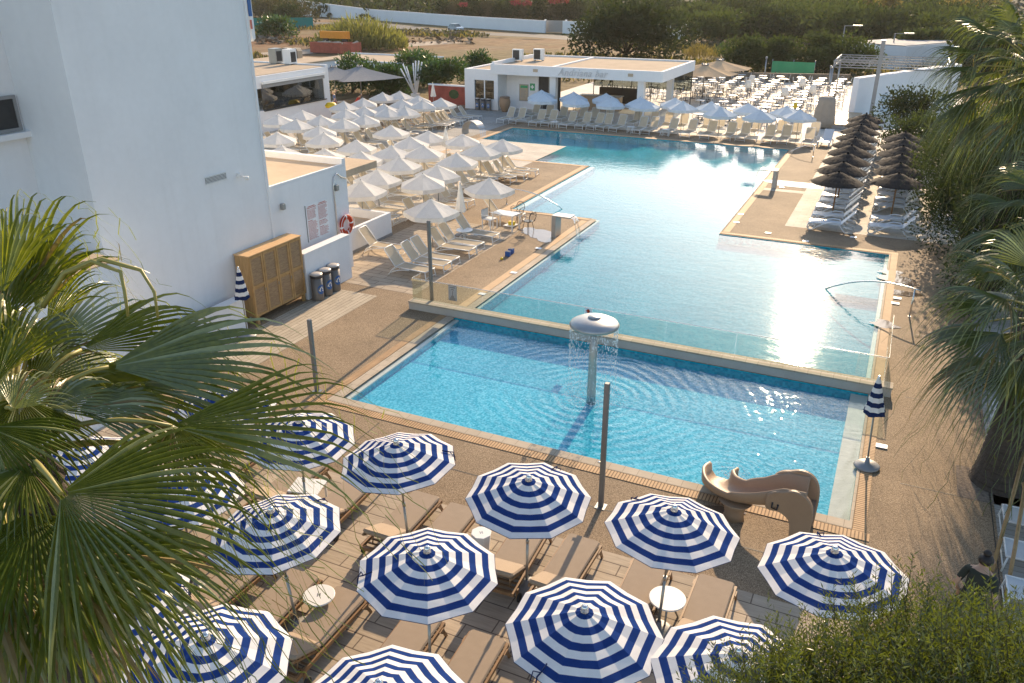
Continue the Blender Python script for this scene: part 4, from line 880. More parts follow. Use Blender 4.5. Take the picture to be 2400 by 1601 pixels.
# ------------------------------------------------------------------ table set by the pool, small things
g0 = G(1186, 537); dt = thing("dining_table", "white metal table with black chairs on the deck beside the pool", "table", g0 * np.array([1, 1, 0]), R(-8))
part("tabletop", "table_white", dt, (-.55, .55, -.33, .33, .70, .73))
for sx in (-1, 1):
    for sy in (-1, 1): part("leg", "table_white", dt, (sx * .5 - .02, sx * .5 + .02, sy * .28 - .02, sy * .28 + .02, 0, .7))
part("shelf", "table_white", dt, (.02, .48, -.26, .26, .22, .24))
b = MB(); b.rbox(-.14, .14, -.10, .10, 0, .16, .02); o = b.build("yellow_bag", "yellow", None, (g0[0] + .3, g0[1] - .05, .242)); tag(o, "small yellow bag on the shelf under the white dining table", "bag")
def mk_wire_chair():
    t = thing("wire_chair", "", "chair", group="black round-backed wire chairs"); b = MB(); b.lathe([(.21, .42), (.22, .435), (.20, .45)], 18); b.build("seat", "black_paint", t)
    for a in (45, 135, 225, 315): b = MB(); c, s_ = math.cos(R(a)), math.sin(R(a)); b.tube([(.17 * c, .17 * s_, .43), (.25 * c, .25 * s_, 0)], .013, 5); b.build("leg", "black_paint", t)
    b = MB(); ring = [(.23 * math.sin(a), -.22 - .06 * (1 + math.cos(a)) * .5, .66 + .23 * math.cos(a)) for a in np.linspace(0, 2 * math.pi, 21)]; b.tube(ring, .014, 5)
    for x in (-.14, -.07, 0, .07, .14): h = math.sqrt(.23 ** 2 - x * x); b.tube([(x, -.23, .66 - h), (x, -.25, .66 + h)], .006, 4)
    b.tube([(-.2, -.2, .43), (-.18, -.22, .52)], .013, 5); b.tube([(.2, -.2, .43), (.18, -.22, .52)], .013, 5); b.build("backrest", "black_paint", t)
    for sx in (-1, 1): b = MB(); b.tube([(sx * .22, -.24, .68), (sx * .27, -.05, .69), (sx * .27, .12, .66), (sx * .22, .14, .44)], .013, 5); b.build("armrest", "black_paint", t)
    return t
place("wchair", mk_wire_chair, G(1212, 520) * np.array([1, 1, 0]), R(165), "black round-backed wire chair behind the white dining table"); place("wchair", mk_wire_chair, G(1238, 541) * np.array([1, 1, 0]), R(75), "black round-backed wire chair at the pool end of the white dining table")
t = thing("arm_chair", "white plastic armchair at the left end of the white dining table", "chair", G(1148, 535) * np.array([1, 1, 0]), R(-100))
b = MB(); b.rbox(-.25, .25, -.24, .24, .42, .45, .015); b.build("seat", "plastic_white", t); b = MB(); b.rbox(-.25, .25, -.28, -.25, .44, .84, .02); b.build("backrest", "sling_white", t)
for sx in (-1, 1):
    for sy in (-1, 1): part("leg", "plastic_white", t, (sx * .24 - .018, sx * .24 + .018, sy * .22 - .018, sy * .22 + .018, 0, .42))
    part("armrest", "plastic_white", t, (sx * .27 - .02, sx * .27 + .02, -.26, .22, .62, .645))
for i, (px, py, lb) in enumerate(((1191, 600, "blue square tub on the deck, the one nearer the camera"), (1198, 594, "blue square tub on the deck just behind the other"))):
    b = MB(); b.rbox(-.1, .1, -.1, .1, 0, .2, .015); b.box(-.08, .08, -.08, .08, .2, .205, 1); o = b.build("tub", ["cup_blue", "black_paint"]); o.location = G(px, py); tag(o, lb, "tub")
b = MB(); b.lathe([(.01, 0), (.055, .02), (.06, .06), (.04, .10), (.01, .11)], 12); o = b.build("ball", "yellow"); o.location = G(1176, 609); tag(o, "small yellow ball lying on the brown deck by the tubs", "ball")
t = thing("side_table", "low round white table between cream loungers beside a closed parasol", "table", G(1089, 562) * np.array([1, 1, 0])); b = MB(); b.lathe([(.34, .40), (.35, .42), (.34, .44)], 28); b.build("tabletop", "table_white", t); b = MB(); b.lathe([(.2, 0), (.05, .05), (.04, .4)], 14); b.build("pedestal", "table_white", t)
def mk_sq():
    t = thing("side_table", "", "table"); part("tabletop", "table_white", t, (-.24, .24, -.24, .24, .40, .43))
    for sx in (-1, 1):
        for sy in (-1, 1): part("leg", "table_white", t, (sx * .2 - .015, sx * .2 + .015, sy * .2 - .015, sy * .2 + .015, 0, .4))
    return t
for px, py, lb in ((1180, 398, "square white side table between the two pool end loungers"), (1300, 299, "square white side table between the fourth and fifth far loungers"), (1478, 311, "square white side table midway along the far lounger row"), (1560, 318, "square white side table right of the mid far lounger row"), (1780, 332, "square white side table at the right of the far lounger row")):
    place("sqt", mk_sq, G(px, py) * np.array([1, 1, 0]), 0, lb)

for i, (px, py) in enumerate([(2066, 1047), (2000, 557), (1736, 503), (1832, 440), (1800, 547), (1888, 566), (2103, 700), (2098, 712), (1204, 640), (1262, 583), (1130, 690), (1726, 522)]):
    g = G(px, py); b = MB(); b.rbox(-.13, .13, -.10, .10, 0, .014, .01); o = b.build("skimmer_lid", "sign_white"); o.location = (g[0], g[1], .014); tag(o, "small white skimmer lid set flush beside the pool rim", "lid", "skimmer lids around the pools")

mat("wet_stone", (.16, .12, .085), .06, 0, .2, 3, spec=.6)
for k, (px, py, r) in enumerate(((1262, 548, .55), (1236, 538, .3), (1285, 560, .45), (2105, 655, .5), (2090, 640, .3), (2118, 688, .35), (1855, 432, .9), (1900, 438, .6), (2072, 760, .3), (1700, 1205, .3))):
    g = G(px, py); n = 22; ph = [rnd.uniform(0, 6.28) for _ in range(3)]; pts = [(g[0] + r * 1.3 * math.cos(a) * (1 + .28 * math.sin(3 * a + ph[0]) + .18 * math.sin(5 * a + ph[1])), g[1] + r * math.sin(a) * (1 + .28 * math.sin(2 * a + ph[2])), .0085 + .0006 * k) for a in np.linspace(0, 6.283, n, endpoint=False)]
    b = MB(); b.add(pts, [tuple(range(n))]); struct(b.build("puddle", "wet_stone"))
def lettering(name, body, size, shear, ext, m, parent, sc_=1.0):
    f_ = bpy.data.curves.new(name, 'FONT'); f_.body = body; f_.size = size; f_.shear = shear; f_.extrude = ext; f_.space_character = sc_
    o = bpy.data.objects.new(name, f_); COL.objects.link(o); me = bpy.data.meshes.new_from_object(o.evaluated_get(bpy.context.evaluated_depsgraph_get())); bpy.data.objects.remove(o)
    me.name = name; me.materials.clear(); me.materials.append(MATS[m]); o = bpy.data.objects.new(name, me); COL.objects.link(o); o.parent = parent; return o
mat("letter_grey", (.60, .60, .60), .6)
# ------------------------------------------------------------------ bar pavilion
YB = 62.2
bx0, bx1 = OY(1149.5, 160, YB)[0], OY(1554, 180, YB)[0]; bz0, bz1 = 2.88, 3.66; BY1 = 72.2
t = thing("bar_pavilion", "white flat-roofed bar pavilion with script letters on its fascia, behind the far pool", "building", (0, 0, 0))
part("fascia", "white_wall", t, (bx0, bx1, YB, YB + .25, bz0, bz1), (bx1 - .25, bx1, YB + .25, BY1, bz0, bz1), (bx0, bx1 - .25, BY1 - .25, BY1, bz0, bz1), (bx0, bx0 + .25, YB + .25, BY1 - .25, bz0, bz1 + .15))
part("roof", "cream_roof", t, (bx0 + .25, bx1 - .25, YB + .25, BY1 - .25, bz1 - .28, bz1 - .12)); part("ceiling", "white_wall", t, (bx0 + .25, bx1 - .25, YB + .25, BY1 - .25, bz0 + .02, bz0 + .1))
part("roof_ridge", "white_wall", t, (bx0 + 5.2, bx0 + 5.45, YB + .3, BY1 - .3, bz1 - .119, bz1 - .02))
for k in range(5):
    c = [(1255, 1), (1478, 1)][k] if k < 2 else None
    if c: q = OY(c[0], 172 + (4 if k else -4), YB); part("flood_light", "cream_roof", t, (q[0] - .2, q[0] + .2, YB - .05, YB - .002, 3.2, 3.42))
wxa, wxb = OY(1088, 200, YB)[0], bx0 + .6
part("wing_wall", "white_wall", t, (wxa, wxa + .9, YB + .1, YB + .4, 0, 3.2), (wxb - .35, wxb, YB + .1, YB + .4, 0, 3.2), (wxa + .9, wxb - .35, YB + .1, YB + .4, 2.35, 3.2), (wxa + .9, wxb - .35, YB + .1, YB + .4, 0, .85), (wxa, wxa + .3, YB + .4, BY1, 0, 3.2), (wxb - .3, wxb, YB + .4, BY1, 0, 2.87))
part("wing_roof", "cream_roof", t, (wxa + .02, wxb - .02, YB + .42, BY1 - .02, 3.0, 3.1))
wn = part("window", "glass_window", t, (wxa + .9, wxb - .35, YB + .25, YB + .27, .85, 2.35)); part("mullion", "white_wall", wn, ((wxa + wxb) / 2 + .2, (wxa + wxb) / 2 + .3, YB + .22, YB + .3, .85, 2.35))
part("back_wall", "white_wall", t, (wxb, OY(1262, 200, 64)[0], 64, 64.3, 0, bz0))
dx = OY(1262, 200, 64)[0]
part("door", "dark_recess", t, (dx, dx + 1.9, 64.12, 64.2, 0, bz0 - .02)); part("door_frame", "metal_grey", t, (dx + .9, dx + 1.0, 64.05, 64.119, 0, bz0 - .03))
for px, Y in ((1298, 62.9), (1504, 62.9), (1571, 70.5)):
    c = OY(px, 200, Y); part("column", "white_wall", t, (c[0] - .25, c[0] + .25, Y - .25, Y + .25, 0, bz0))
part("bar_counter", "deck_wood", t, (dx + 3.0, bx1 - 4.5, 66.0, 66.7, 0, 1.12)); part("counter_top", "paint_grey", t, (dx + 2.9, bx1 - 4.4, 65.9, 66.8, 1.122, 1.17))
part("back_counter", "black_paint", t, (dx + 3.0, bx1 - 4.0, 70.6, 71.1, 0, 1.3)); b = MB()
b2 = MB(); xx = dx + 2.2
for k in range(6): b2.box(xx - .03, xx + .03, 71.3, 71.36, 0, bz0); xx += 1.75
b2.build("window_frame", "black_paint", t); part("glass_panel", "glass_window", t, (dx + 2.2, dx + 2.2 + 8.75, 71.32, 71.335, 1.3, bz0 - .01))
o = lettering("fascia_lettering", "Andriana bar", .92, .35, .03, "letter_grey", t, 1.12)
q0, q1 = OY(1308, 180, YB), OY(1426, 180, YB); o.location = (q0[0], YB - .045, bz0 + .16); o.rotation_euler = (R(90), 0, 0); o.scale = ((q1[0] - q0[0]) / 5.6, .85, 1)
for i, (px, lb) in enumerate(((1262, "bottle"), )): pass
for k in range(26):
    b = MB(); h = rnd.uniform(.22, .32); b.lathe([(.04, 0), (.042, h * .6), (.014, h * .75), (.014, h)], 7); o = b.build("bottle", rnd.choice(["black_paint", "glass_window", "sign_blue", "teak", "table_white"])); o.location = (dx + 3.2 + k * .36 + rnd.uniform(-.1, .1), 70.85 + rnd.uniform(-.12, .12), 1.302); tag(o, "small bottle standing on the back counter of the bar", "bottle", "bottles on the bar's back counter")
for k, (px, py, lb) in enumerate(((1214, 128, "air conditioning unit on the bar roof, the left one"), (1263, 127, "air conditioning unit on the bar roof, the right one"))):
    c = G(px, py + 12, bz1); tt = thing("air_conditioner", lb, "air conditioner", (c[0], c[1], bz1 - .12)); part("case", "paint_white", tt, (-.45, .45, -.18, .18, .08, .98)); part("grille", "black_paint", tt, (-.4, .2, -.185, -.181, .14, .9)); part("feet", "paint_grey", tt, (-.4, -.34, -.2, .2, 0, .08), (.34, .4, -.2, .2, 0, .08))
p = G(1183, 262); tt = thing("clay_pot", "tall brown clay pot against the white bar wall", "pot", (p[0], p[1], 0)); b = MB(); b.lathe([(.22, 0), (.42, .45), (.48, .8), (.40, 1.12), (.42, 1.18), (.36, 1.18), (.32, 1.0)], 20); b.build("body", "slide_brown", tt); b = MB(); b.lathe([(.41, 1.1), (.44, 1.14), (.41, 1.19)], 20); b.build("rim", "slide_dark", tt)
q = OY(1228, 215, 64); m_ = thing("menu_board", "framed menu board on the white bar wall", "sign", (q[0], 63.96, q[2])); part("frame", "metal_grey", m_, (-.42, .42, 0, .035, -.75, .6)); part("panel", "cream_roof", m_, (-.37, .37, -.006, -.001, -.70, .55)); part("picture", "green_sign", m_, (-.3, .35, -.01, -.007, .30, .5)); part("lettering", "paint_grey", m_, *[(-.28, .1 + .15 * ((k * 7) % 3) / 2, -.01, -.007, .2 - k * .09, .225 - k * .09) for k in range(8)])
q = OY(1248, 204, 64); s_ = thing("first_aid_sign", "green square sign with a white cross on the bar wall", "sign", (q[0], 63.97, q[2])); part("panel", "green_sign", s_, (-.22, .22, 0, .028, -.28, .28)); part("cross", "sign_white", s_, (-.05, .05, -.004, -.001, -.15, .15), (-.15, .15, -.0045, -.0011, -.05, .05))
for i in range(3): place("bin", mk_bin, (wxa + 1.35 + i * .52, YB - .25, 0), R(-75), "recycling bin under the bar window, %s from the left" % ORD[i], "recycling bins under the bar window")
for i, (x, y) in enumerate(((3.3, 31.6), (3.32, 31.05), (3.28, 30.5))): place("bin", mk_bin, (x, y, 0), R(190), "recycling bin with pale domed lid beside the right tree trunk, %s from the back" % ORD[i], "recycling bins beside the right tree")
# red mural wall, sticks
w_ = thing("mural_wall", "low red painted mural wall with white coping left of the bar", "wall"); x0, x1 = OY(1006, 225, 64)[0], wxa - .02
mat("mural_red", (.33, .075, .05), .85, 0, .35, 1.6); mat("mural_green", (.06, .09, .03), .85, 0, .4, 4); part("wall", "mural_red", w_, (x0, x1, 63.9, 64.1, 0, 1.5)); part("coping", "white_wall", w_, (x0, x1, 63.85, 64.15, 1.502, 1.62)); q = OY(1064, 222, 63.9)
b = MB(); b.lathe([(.5, 0), (.5, .01)], 9, (0, 0, 0)); b.v = [(x + q[0], 63.895 - z, y * .8 + .85) for x, y, z in b.v]; b.build("leaf_motif", "mural_green", w_)
p = G(974, 232); tt = thing("stick_sculpture", "fan of white upright sticks standing behind the cream parasols", "sculpture", (p[0], p[1], 0)); part("base", "white_wall", tt, (-.3, .3, -.3, .3, 0, .5))
for k, (dx_, h) in enumerate(((-1.35, 2.6), (-1.1, 3.0), (-.8, 2.8), (-.1, 3.1), (.15, 3.3), (.45, 3.3), (.75, 3.2))): b = MB(); b.tube([(dx_ * .1, .02 * k, .5), (dx_, .05 * k - .15, h)], .06, 6); b.build("stick", "white_wall", tt)
# kiosk on the left
KX = -40.83; k0, k1 = 42.5, OX(768, 155, KX)[1]; kz = OX(768, 155, KX)[2]
t = thing("kiosk_building", "white flat-roofed snack kiosk with a long glazed serving window, left background", "building")
zo0 = OX(760, 231.5, KX)[2]; zo1 = OX(757, 184, KX)[2]; yo0, yo1 = OX(612, 200, KX)[1], OX(759, 200, KX)[1]
part("wall", "white_wall", t, (KX - 8, KX, k0, k1, 0, zo0), (KX - 8, KX, k0, k1, zo1, kz - .02), (KX - 8, KX, yo1, k1, zo0, zo1), (KX - 8, KX - 7.5, k0, yo1, zo0, zo1))
part("roof", "cream_roof", t, (KX - 7.8, KX - .2, k0, k1 - .2, kz - .019, kz + .02)); part("parapet", "white_wall", t, (KX - 8, KX, k1 - .2, k1, kz - .02, kz + .12), (KX - 8, KX - 7.8, k0, k1 - .2, kz - .02, kz + .12))
wn = part("window", "glass_window", t, (KX - .08, KX - .06, yo0, yo1, zo0, zo1)); part("sill", "black_paint", wn, (KX - .2, KX + .12, yo0, yo1 + .1, zo0 - .06, zo0))
part("interior", "deck_tile", t, (KX - 5, KX - 4.8, k0, yo1, zo0, zo1)); part("shelf", "paint_grey", t, (KX - 1.2, KX - .7, yo0, yo1, zo0 + .2, zo0 + .26)); 
part("awning_box", "paint_white", t, (KX + .002, KX + .22, yo0, yo1 + .1, zo1 + .28, zo1 + .45)); part("awning", "paint_grey", t, (KX + .002, KX + .14, yo0, yo1, zo1 + .02, zo1 + .24))
for k in range(14): b = MB(); h = rnd.uniform(.2, .4); b.lathe([(.06, 0), (.06, h * .7), (.03, h)], 7); o = b.build("bottle", rnd.choice(["black_paint", "metal_grey", "sign_blue", "table_white"])); o.location = (KX - .95, yo0 + .4 + k * (yo1 - yo0 - .8) / 13, zo0 + .262); tag(o, "bottle on the shelf behind the kiosk window", "bottle", "bottles behind the kiosk window")
for k, (px, py, lb) in enumerate(((648, 150, "box shaped roof unit on the kiosk, the left one"), (681, 152, "grey ventilated roof unit on the kiosk, the right one"))):
    c = G(px, py, kz); tt = thing("air_conditioner", lb, "air conditioner", (c[0], c[1], kz + .02)); part("case", ("metal_grey", "paint_white")[k], tt, (-.35, .35, -.4, .4, .08, 1.15)); part("grille", "black_paint", tt, (.351, .356, -.3, .3, .2, .95)); part("feet", "paint_grey", tt, (-.3, .3, -.35, -.3, 0, .08), (-.3, .3, .3, .35, 0, .08))
def big_parasol(name, loc, label, m, N, Rm, z1, z0, rz):
    t = thing(name, label, "parasol", loc, rz); b = MB(); rs = []
    for k in range(7):
        f = k / 6; r = .15 + (Rm - .15) * f; q = []
        for i in range(N):
            for s_ in range(4): a0, a1 = 2 * math.pi * i / N, 2 * math.pi * (i + 1) / N; u = s_ / 4; sag = 1 - .06 * f * math.sin(math.pi * u); q.append((r * sag * (math.cos(a0) * (1 - u) + math.cos(a1) * u), r * sag * (math.sin(a0) * (1 - u) + math.sin(a1) * u), z1 - (z1 - z0) * f ** .8 - .08 * f * math.sin(math.pi * u)))
        rs.append(q)
    n = len(rs[0])
    for k in range(6): b.add(rs[k] + rs[k + 1], [(i, (i + 1) % n, n + (i + 1) % n, n + i) for i in range(n)])
    b.build("canopy", m, t); c = MB()
    for i in range(N): a = 2 * math.pi * (i + .5) / N; c.tube([(.1 * math.cos(a), .1 * math.sin(a), z1 + .04), (.28 * math.cos(a), .28 * math.sin(a), z1 - .02), (.3 * math.cos(a + .4), .3 * math.sin(a + .4), z1 + .1)], .06, 5)
    c.build("top_knot", "paint_grey", t); p = MB(); p.tube([(0, 0, 0), (0, 0, z1)], .05, 8); p.build("pole", "paint_grey", t); b = MB(); b.box(-.5, .5, -.5, .5, 0, .1); b.build("base", "paint_grey", t); return t
big_parasol("garden_parasol", G(842.6, 156, 3.0) * [1, 1, 0], "large grey and cream square parasol beside the kiosk", "parasol_grey", 4, 4.1, 3.0, 2.15, R(15)); big_parasol("garden_parasol", G(781, 157, 3.0) * [1, 1, 0], "second large grey parasol partly behind the kiosk corner", "parasol_grey", 4, 3.6, 3.0, 2.25, R(15))
big_parasol("garden_parasol", G(1653, 152, 3.0) * [1, 1, 0], "large beige parasol at the corner of the bar, the nearer one", "parasol_beige", 8, 3.0, 3.0, 2.3, .2); big_parasol("garden_parasol", G(1688, 141, 3.0) * [1, 1, 0], "large beige parasol behind the other one by the bar", "parasol_beige", 8, 3.1, 3.0, 2.3, .4)
# ------------------------------------------------------------------ dining terrace
def mk_tb():
    t = thing("cafe_table", "", "table", group="white tables on the sunlit terrace"); b = MB(); b.lathe([(.40, .70), (.42, .715), (.40, .73)], 14); b.build("tabletop", "table_white", t)
    b = MB(); b.tube([(0, 0, .02), (0, 0, .7)], .035, 6)
    for a in (0, 1.57, 3.14, 4.71): b.tube([(0, 0, .06), (.26 * math.cos(a), .26 * math.sin(a), .01)], .025, 4)
    b.build("pedestal", "black_paint", t); return t
mat("chair_grey", (.50, .50, .49), .5)
def mk_ch():
    t = thing("cafe_chair", "", "chair", group="white wire-backed chairs among the terrace tables"); b = MB(); b.lathe([(.2, .42), (.22, .44), (.2, .455)], 10); b.build("seat", "chair_grey", t)
    b = MB(); b.tube([(.22 * math.sin(a), -.2 - .05 * math.cos(a), .66 + .23 * math.cos(a)) for a in np.linspace(-2.7, 2.7, 11)], .018, 4)
    for x in (-.1, 0, .1): b.tube([(x, -.2, .48), (x, -.24, .86)], .01, 3)
    b.build("backrest", "chair_grey", t); b = MB()
    for sx in (-1, 1):
        for sy in (-1, 1): b.tube([(sx * .16, sy * .16, .43), (sx * .22, sy * .22, 0)], .016, 4)
    b.build("legs", "metal_grey", t); return t
n_t = n_c = 0; y = 62.6
while y < 93:
    x = -21.8
    while x < -4.6:
        xx, yy = x + rnd.uniform(-.35, .35), y + rnd.uniform(-.3, .3)
        ok = not (xx < bx1 + 1.0 and yy < BY1 + 1.2) and xx < -4.6 and not (-7.2 < xx and yy < 72) and not (yy > 80 and xx < -21)
        if ok and n_t < 130:
            place("ctable", mk_tb, (xx, yy, .006), rnd.uniform(0, 1.5), "round white table with black pedestal on the sunlit terrace"); n_t += 1
            for a in rnd.sample([0, 90, 180, 270], 2 if n_t % 2 else 3):
                if n_c >= 285: break
                ar = R(a + rnd.uniform(-20, 20)); d = rnd.uniform(.62, .8); place("cchair", mk_ch, (xx + d * math.sin(ar), yy - d * math.cos(ar), .006), ar, "white wire-backed chair among the terrace tables"); n_c += 1
        x += 1.95
    y += 1.95
for i, (px, py) in enumerate(((1755, 190), (1763, 178), (1882, 186), (1906, 200), (1841, 207))):
    c = G(px, py, 1.9); tt = thing("floor_lamp", "tall lamp with white shade on the terrace, %s from the left among five" % ORD[[0, 1, 3, 4, 2][i]], "lamp", (c[0], c[1], 0)); b = MB(); b.tube([(0, 0, 0), (0, 0, 1.45)], .03, 6); b.build("stand", "black_paint", tt); b = MB(); b.lathe([(.36, 1.35), (.20, 1.95)], 14); b.build("lamp_shade", "parasol_cream", tt)
mat("cover_cloth", (.36, .31, .25), .9, 0, .1, 3); p = G(1928, 300); t = thing("covered_heater", "tall bundle under a beige draped cover at the terrace edge", "covered parasol", (p[0], p[1], 0)); b = MB(); rs = []
for z, r in ((.1, .78), (.6, .74), (1.2, .66), (1.9, .58), (2.15, .52), (2.22, .35)): rs.append([((r + .045 * math.sin(k * 1.9 + z) + .03 * math.sin(k * .9)) * math.cos(2 * math.pi * k / 28), (r * .7 + .04 * math.sin(k * 2.3)) * math.sin(2 * math.pi * k / 28), z) for k in range(28)])
b.loft(rs, smooth=True); b.build("cover", "cover_cloth", t); part("base", "black_paint", t, (-.4, .4, -.3, .3, 0, .1))
t = thing("wooden_platform", "low wooden platform beside the white screen building", "platform"); part("deck", "deck_wood", t, (-4.75, -3.0, 64.4, 71.0, .30, .38)); part("skirt", "paint_grey", t, (-4.72, -3.03, 64.43, 70.98, 0, .299))
c = G(1864, 250, .9); b = MB(); b.lathe([(.1, 0), (.16, .1), (.15, .35), (.05, .5)], 8); o = b.build("yellow_cloth", "yellow", None, (c[0], c[1], .74)); tag(o, "small yellow bundle among the white terrace tables", "bundle")
# screen building with truss roof
A_, B_ = np.array([-3.62, 71.06]), np.array([3.6, 79.5]); t = thing("stage_building", "white angular stage building with a mural, right background", "building")
b = MB(); d = B_ - A_; n_ = np.array([-d[1], d[0]]) / np.linalg.norm(d); poly = [tuple(A_), tuple(B_), tuple(B_ + n_ * .6), tuple(A_ + n_ * .6)]
n0 = len(poly); zt = [2.95, 3.55, 3.6, 2.95]; b.loft([[(x, y, -.02) for x, y in poly], [(x, y, z) for (x, y), z in zip(poly, zt)]]); b.build("wall", "white_wall_far", t)
ang = math.atan2(d[1], d[0]); M = Matrix.Translation((A_[0], A_[1], 0)) @ Matrix.Rotation(ang, 4, 'Z')
b = MB()
for (u, z, w0, h0) in ((3.0, .9, .55, .8), (3.3, .3, .9, .35), (4.6, .35, .8, .5), (5.2, .25, .9, .3)): pts = [(u + w0 * math.cos(a) * .6 + .25 * math.sin(2 * a), -.006, z + h0 * math.sin(a)) for a in np.linspace(0, 2 * math.pi, 18, endpoint=False)]; b.add([M @ Vector(q) for q in pts], [tuple(range(18))])
b.build("mural", "skytint_mural_blue", t)
o = lettering("mural_lettering", "Costa Papa", .5, .3, .01, "red_ring", t)
o.matrix_world = M @ Matrix.Translation((3.75, -.02, 1.02)) @ Matrix.Rotation(R(90), 4, 'X') @ Matrix.Scale(.75, 4, (1, 0, 0))
tr = thing("truss_roof", "open lattice truss roof beside the white stage building", "truss"); b = MB(); x0, x1, y0, y1, z = -6.0, 2.6, 75, 82, 3.35
lines = [((x0, y0), (x1, y0)), ((x0, y1), (x1, y1)), ((x0, y0), (x0, y1)), ((x1, y0), (x1, y1)), ((x0, 77.3), (x1, 77.3)), ((x0, 79.7), (x1, 79.7))]
for (ax, ay), (cx, cy) in lines:
    bb = MB(); L_ = math.hypot(cx - ax, cy - ay); n = int(L_ / .6)
    for zz in (0, .45): bb.tube([(ax, ay, z + zz), (cx, cy, z + zz)], .045, 5)
    for k in range(n): u, v = k / n, (k + 1) / n; bb.tube([(ax + (cx - ax) * u, ay + (cy - ay) * u, z + (.45 if k % 2 else 0)), (ax + (cx - ax) * v, ay + (cy - ay) * v, z + (0 if k % 2 else .45))], .022, 4)
    bb.build("truss_beam", "metal_grey", tr)
for (x, y) in ((x0, y0), (x0, y1), (x1, y1)): bb = MB(); bb.tube([(x, y, 0), (x, y, z)], .08, 6); bb.build("post", "metal_grey", tr)
for (pb, pt, lb) in (((2052, 208), 95, "dark square post rising in front of the white stage building"), ((2222, 205), 110, "dark square post at the right end of the stage building")):
    d_ = ray(*pb); Y = 70.8 if pb[0] < 2100 else 79.0; q = OY(pb[0], pb[1], Y); top = OY(pb[0] + 14, pt, Y); tt = thing("dark_post", lb, "post", (q[0], q[1] - .25, 0)); part("shaft", "paint_grey", tt, (-.14, .14, -.14, .14, 0, top[2])); part("cap", "metal_grey", tt, (-.16, .16, -.16, .16, top[2], top[2] + .05))
t = thing("long_building", "long low white building behind the stage, far right", "building"); a0, a1 = G(2115, 163), G(2330, 140); d = (a1 - a0)[:2]; d /= np.linalg.norm(d); n_ = np.array([-d[1], d[0]]); b = MB(); pl_ = [tuple(a0[:2]), tuple(a0[:2] + d * 45), tuple(a0[:2] + d * 45 + n_ * 8), tuple(a0[:2] + n_ * 8)]; b.prism(pl_, -.02, 2.6); b.build("wall", "white_wall_far", t); b = MB(); b.prism([tuple(np.array(q) + n_ * .2) for q in pl_], 2.601, 2.7); mat("roof_grey", (.30, .30, .30), .9, 0, .1, 1); b.build("roof", "roof_grey", t)
# street lamps, tarp, far buildings, container, car
for (px, pb, pt, arm, lb) in ((1968, 140, 60, 1, "street lamp with flat head above the hedge, the left one"), (2085, 152, 78, 1, "street lamp with flat head above the hedge, the right one")):
    g = G(px, pb); d_ = ray(px + 12, pt); h = CAMH + d_[2] * math.hypot(*g[:2]) / math.hypot(*d_[:2]); tt = thing("street_lamp", lb, "street lamp", (g[0], g[1], -.03)); b = MB(); b.tube([(0, 0, 0), (0, 0, h)], [.12, .07], 6); b.build("pole", "paint_grey", tt); b = MB(); b.tube([(0, 0, h), (1.6, 0, h + .05)], .05, 5); b.build("arm", "paint_grey", tt); b = MB(); b.rbox(1.0, 2.2, -.22, .22, h - .02, h + .12, .04); b.build("lamp_head", "metal_bright", tt)
a0, a1 = G(1806, 180), G(1908, 182); h = OY(1806, 143, a0[1])[2]; t = thing("green_tarp", "green tarpaulin screen hanging in front of the dark hedge", "tarp", (a0[0], a0[1], 0)); L_ = a1[0] - a0[0]; b = MB(); ws = np.linspace(0, L_, 24); b.add([(x, .08 * math.sin(x * 3), zz) for zz in (.15, h) for x in ws], [(i, i + 1, 24 + i + 1, 24 + i) for i in range(23)]); b.build("sheet", "green_tarp" if "green_tarp" in MATS else "green_sign", t)
for x in (0, L_ / 2, L_): b = MB(); b.tube([(x, .15, 0), (x, .15, h + .2)], .05, 6); b.build("post", "metal_grey", t)
for i, (px, pb, pt) in enumerate(((1790, 192, 138), (1940, 210, 160))):
    g = G(px, pb); tt = thing("lamp_pole", "thin grey pole at the back of the terrace, the %s one" % ("left", "right")[i], "pole", (g[0], g[1], 0)); h = OY(px + 6, pt, g[1])[2]; b = MB(); b.tube([(0, 0, 0), (0, 0, h)], .07, 6); b.build("shaft", "metal_grey", tt); b = MB(); b.lathe([(.12, h), (.12, h + .2), (.03, h + .25)], 8); b.build("head", "metal_grey", tt)
b = MB(); g0, g1 = G(1560, 188), G(1990, 196); d = (g1 - g0)[:2]; L_ = np.linalg.norm(d); d /= L_; n_ = np.array([-d[1], d[0]]); b.prism([tuple(g0[:2]), tuple(g1[:2]), tuple(g1[:2] + n_ * .4), tuple(g0[:2] + n_ * .4)], -.02, .9); mat("rubble_stone", (.22, .17, .12), .95, 0, .5, 2, .9, 5, .06); tag(b.build("stone_wall", "rubble_stone"), "low rough stone wall along the back of the terrace", "wall")
g = G(728, 124); t = thing("skip_container", "rusty red open-topped waste container on the dirt field", "container", (g[0], g[1], -.03), 0)
L_, W_, H_ = 7.4, 2.4, OY(780, 100, g[1])[2]; mat("container_red", (.42, .10, .06), .7, 0, .25, 1.5, .2, 30)
b = MB()
for k in range(22): x = k * L_ / 22; b.box(x, x + L_ / 44, -.04, 0, .2, H_ - .15)
b.box(0, L_, .001, .06, .1, H_); b.box(0, .06, .06, W_, .1, H_); b.box(L_ - .06, L_, .06, W_, .1, H_); b.box(.06, L_ - .06, W_ - .06, W_, .1, H_); b.box(.06, L_ - .06, .06, W_ - .06, .1, .2); b.build("body", "container_red", t)
part("rim", "container_red", t, (-.05, L_ + .05, -.08, .0, H_ - .14, H_ + .02)); b = MB()
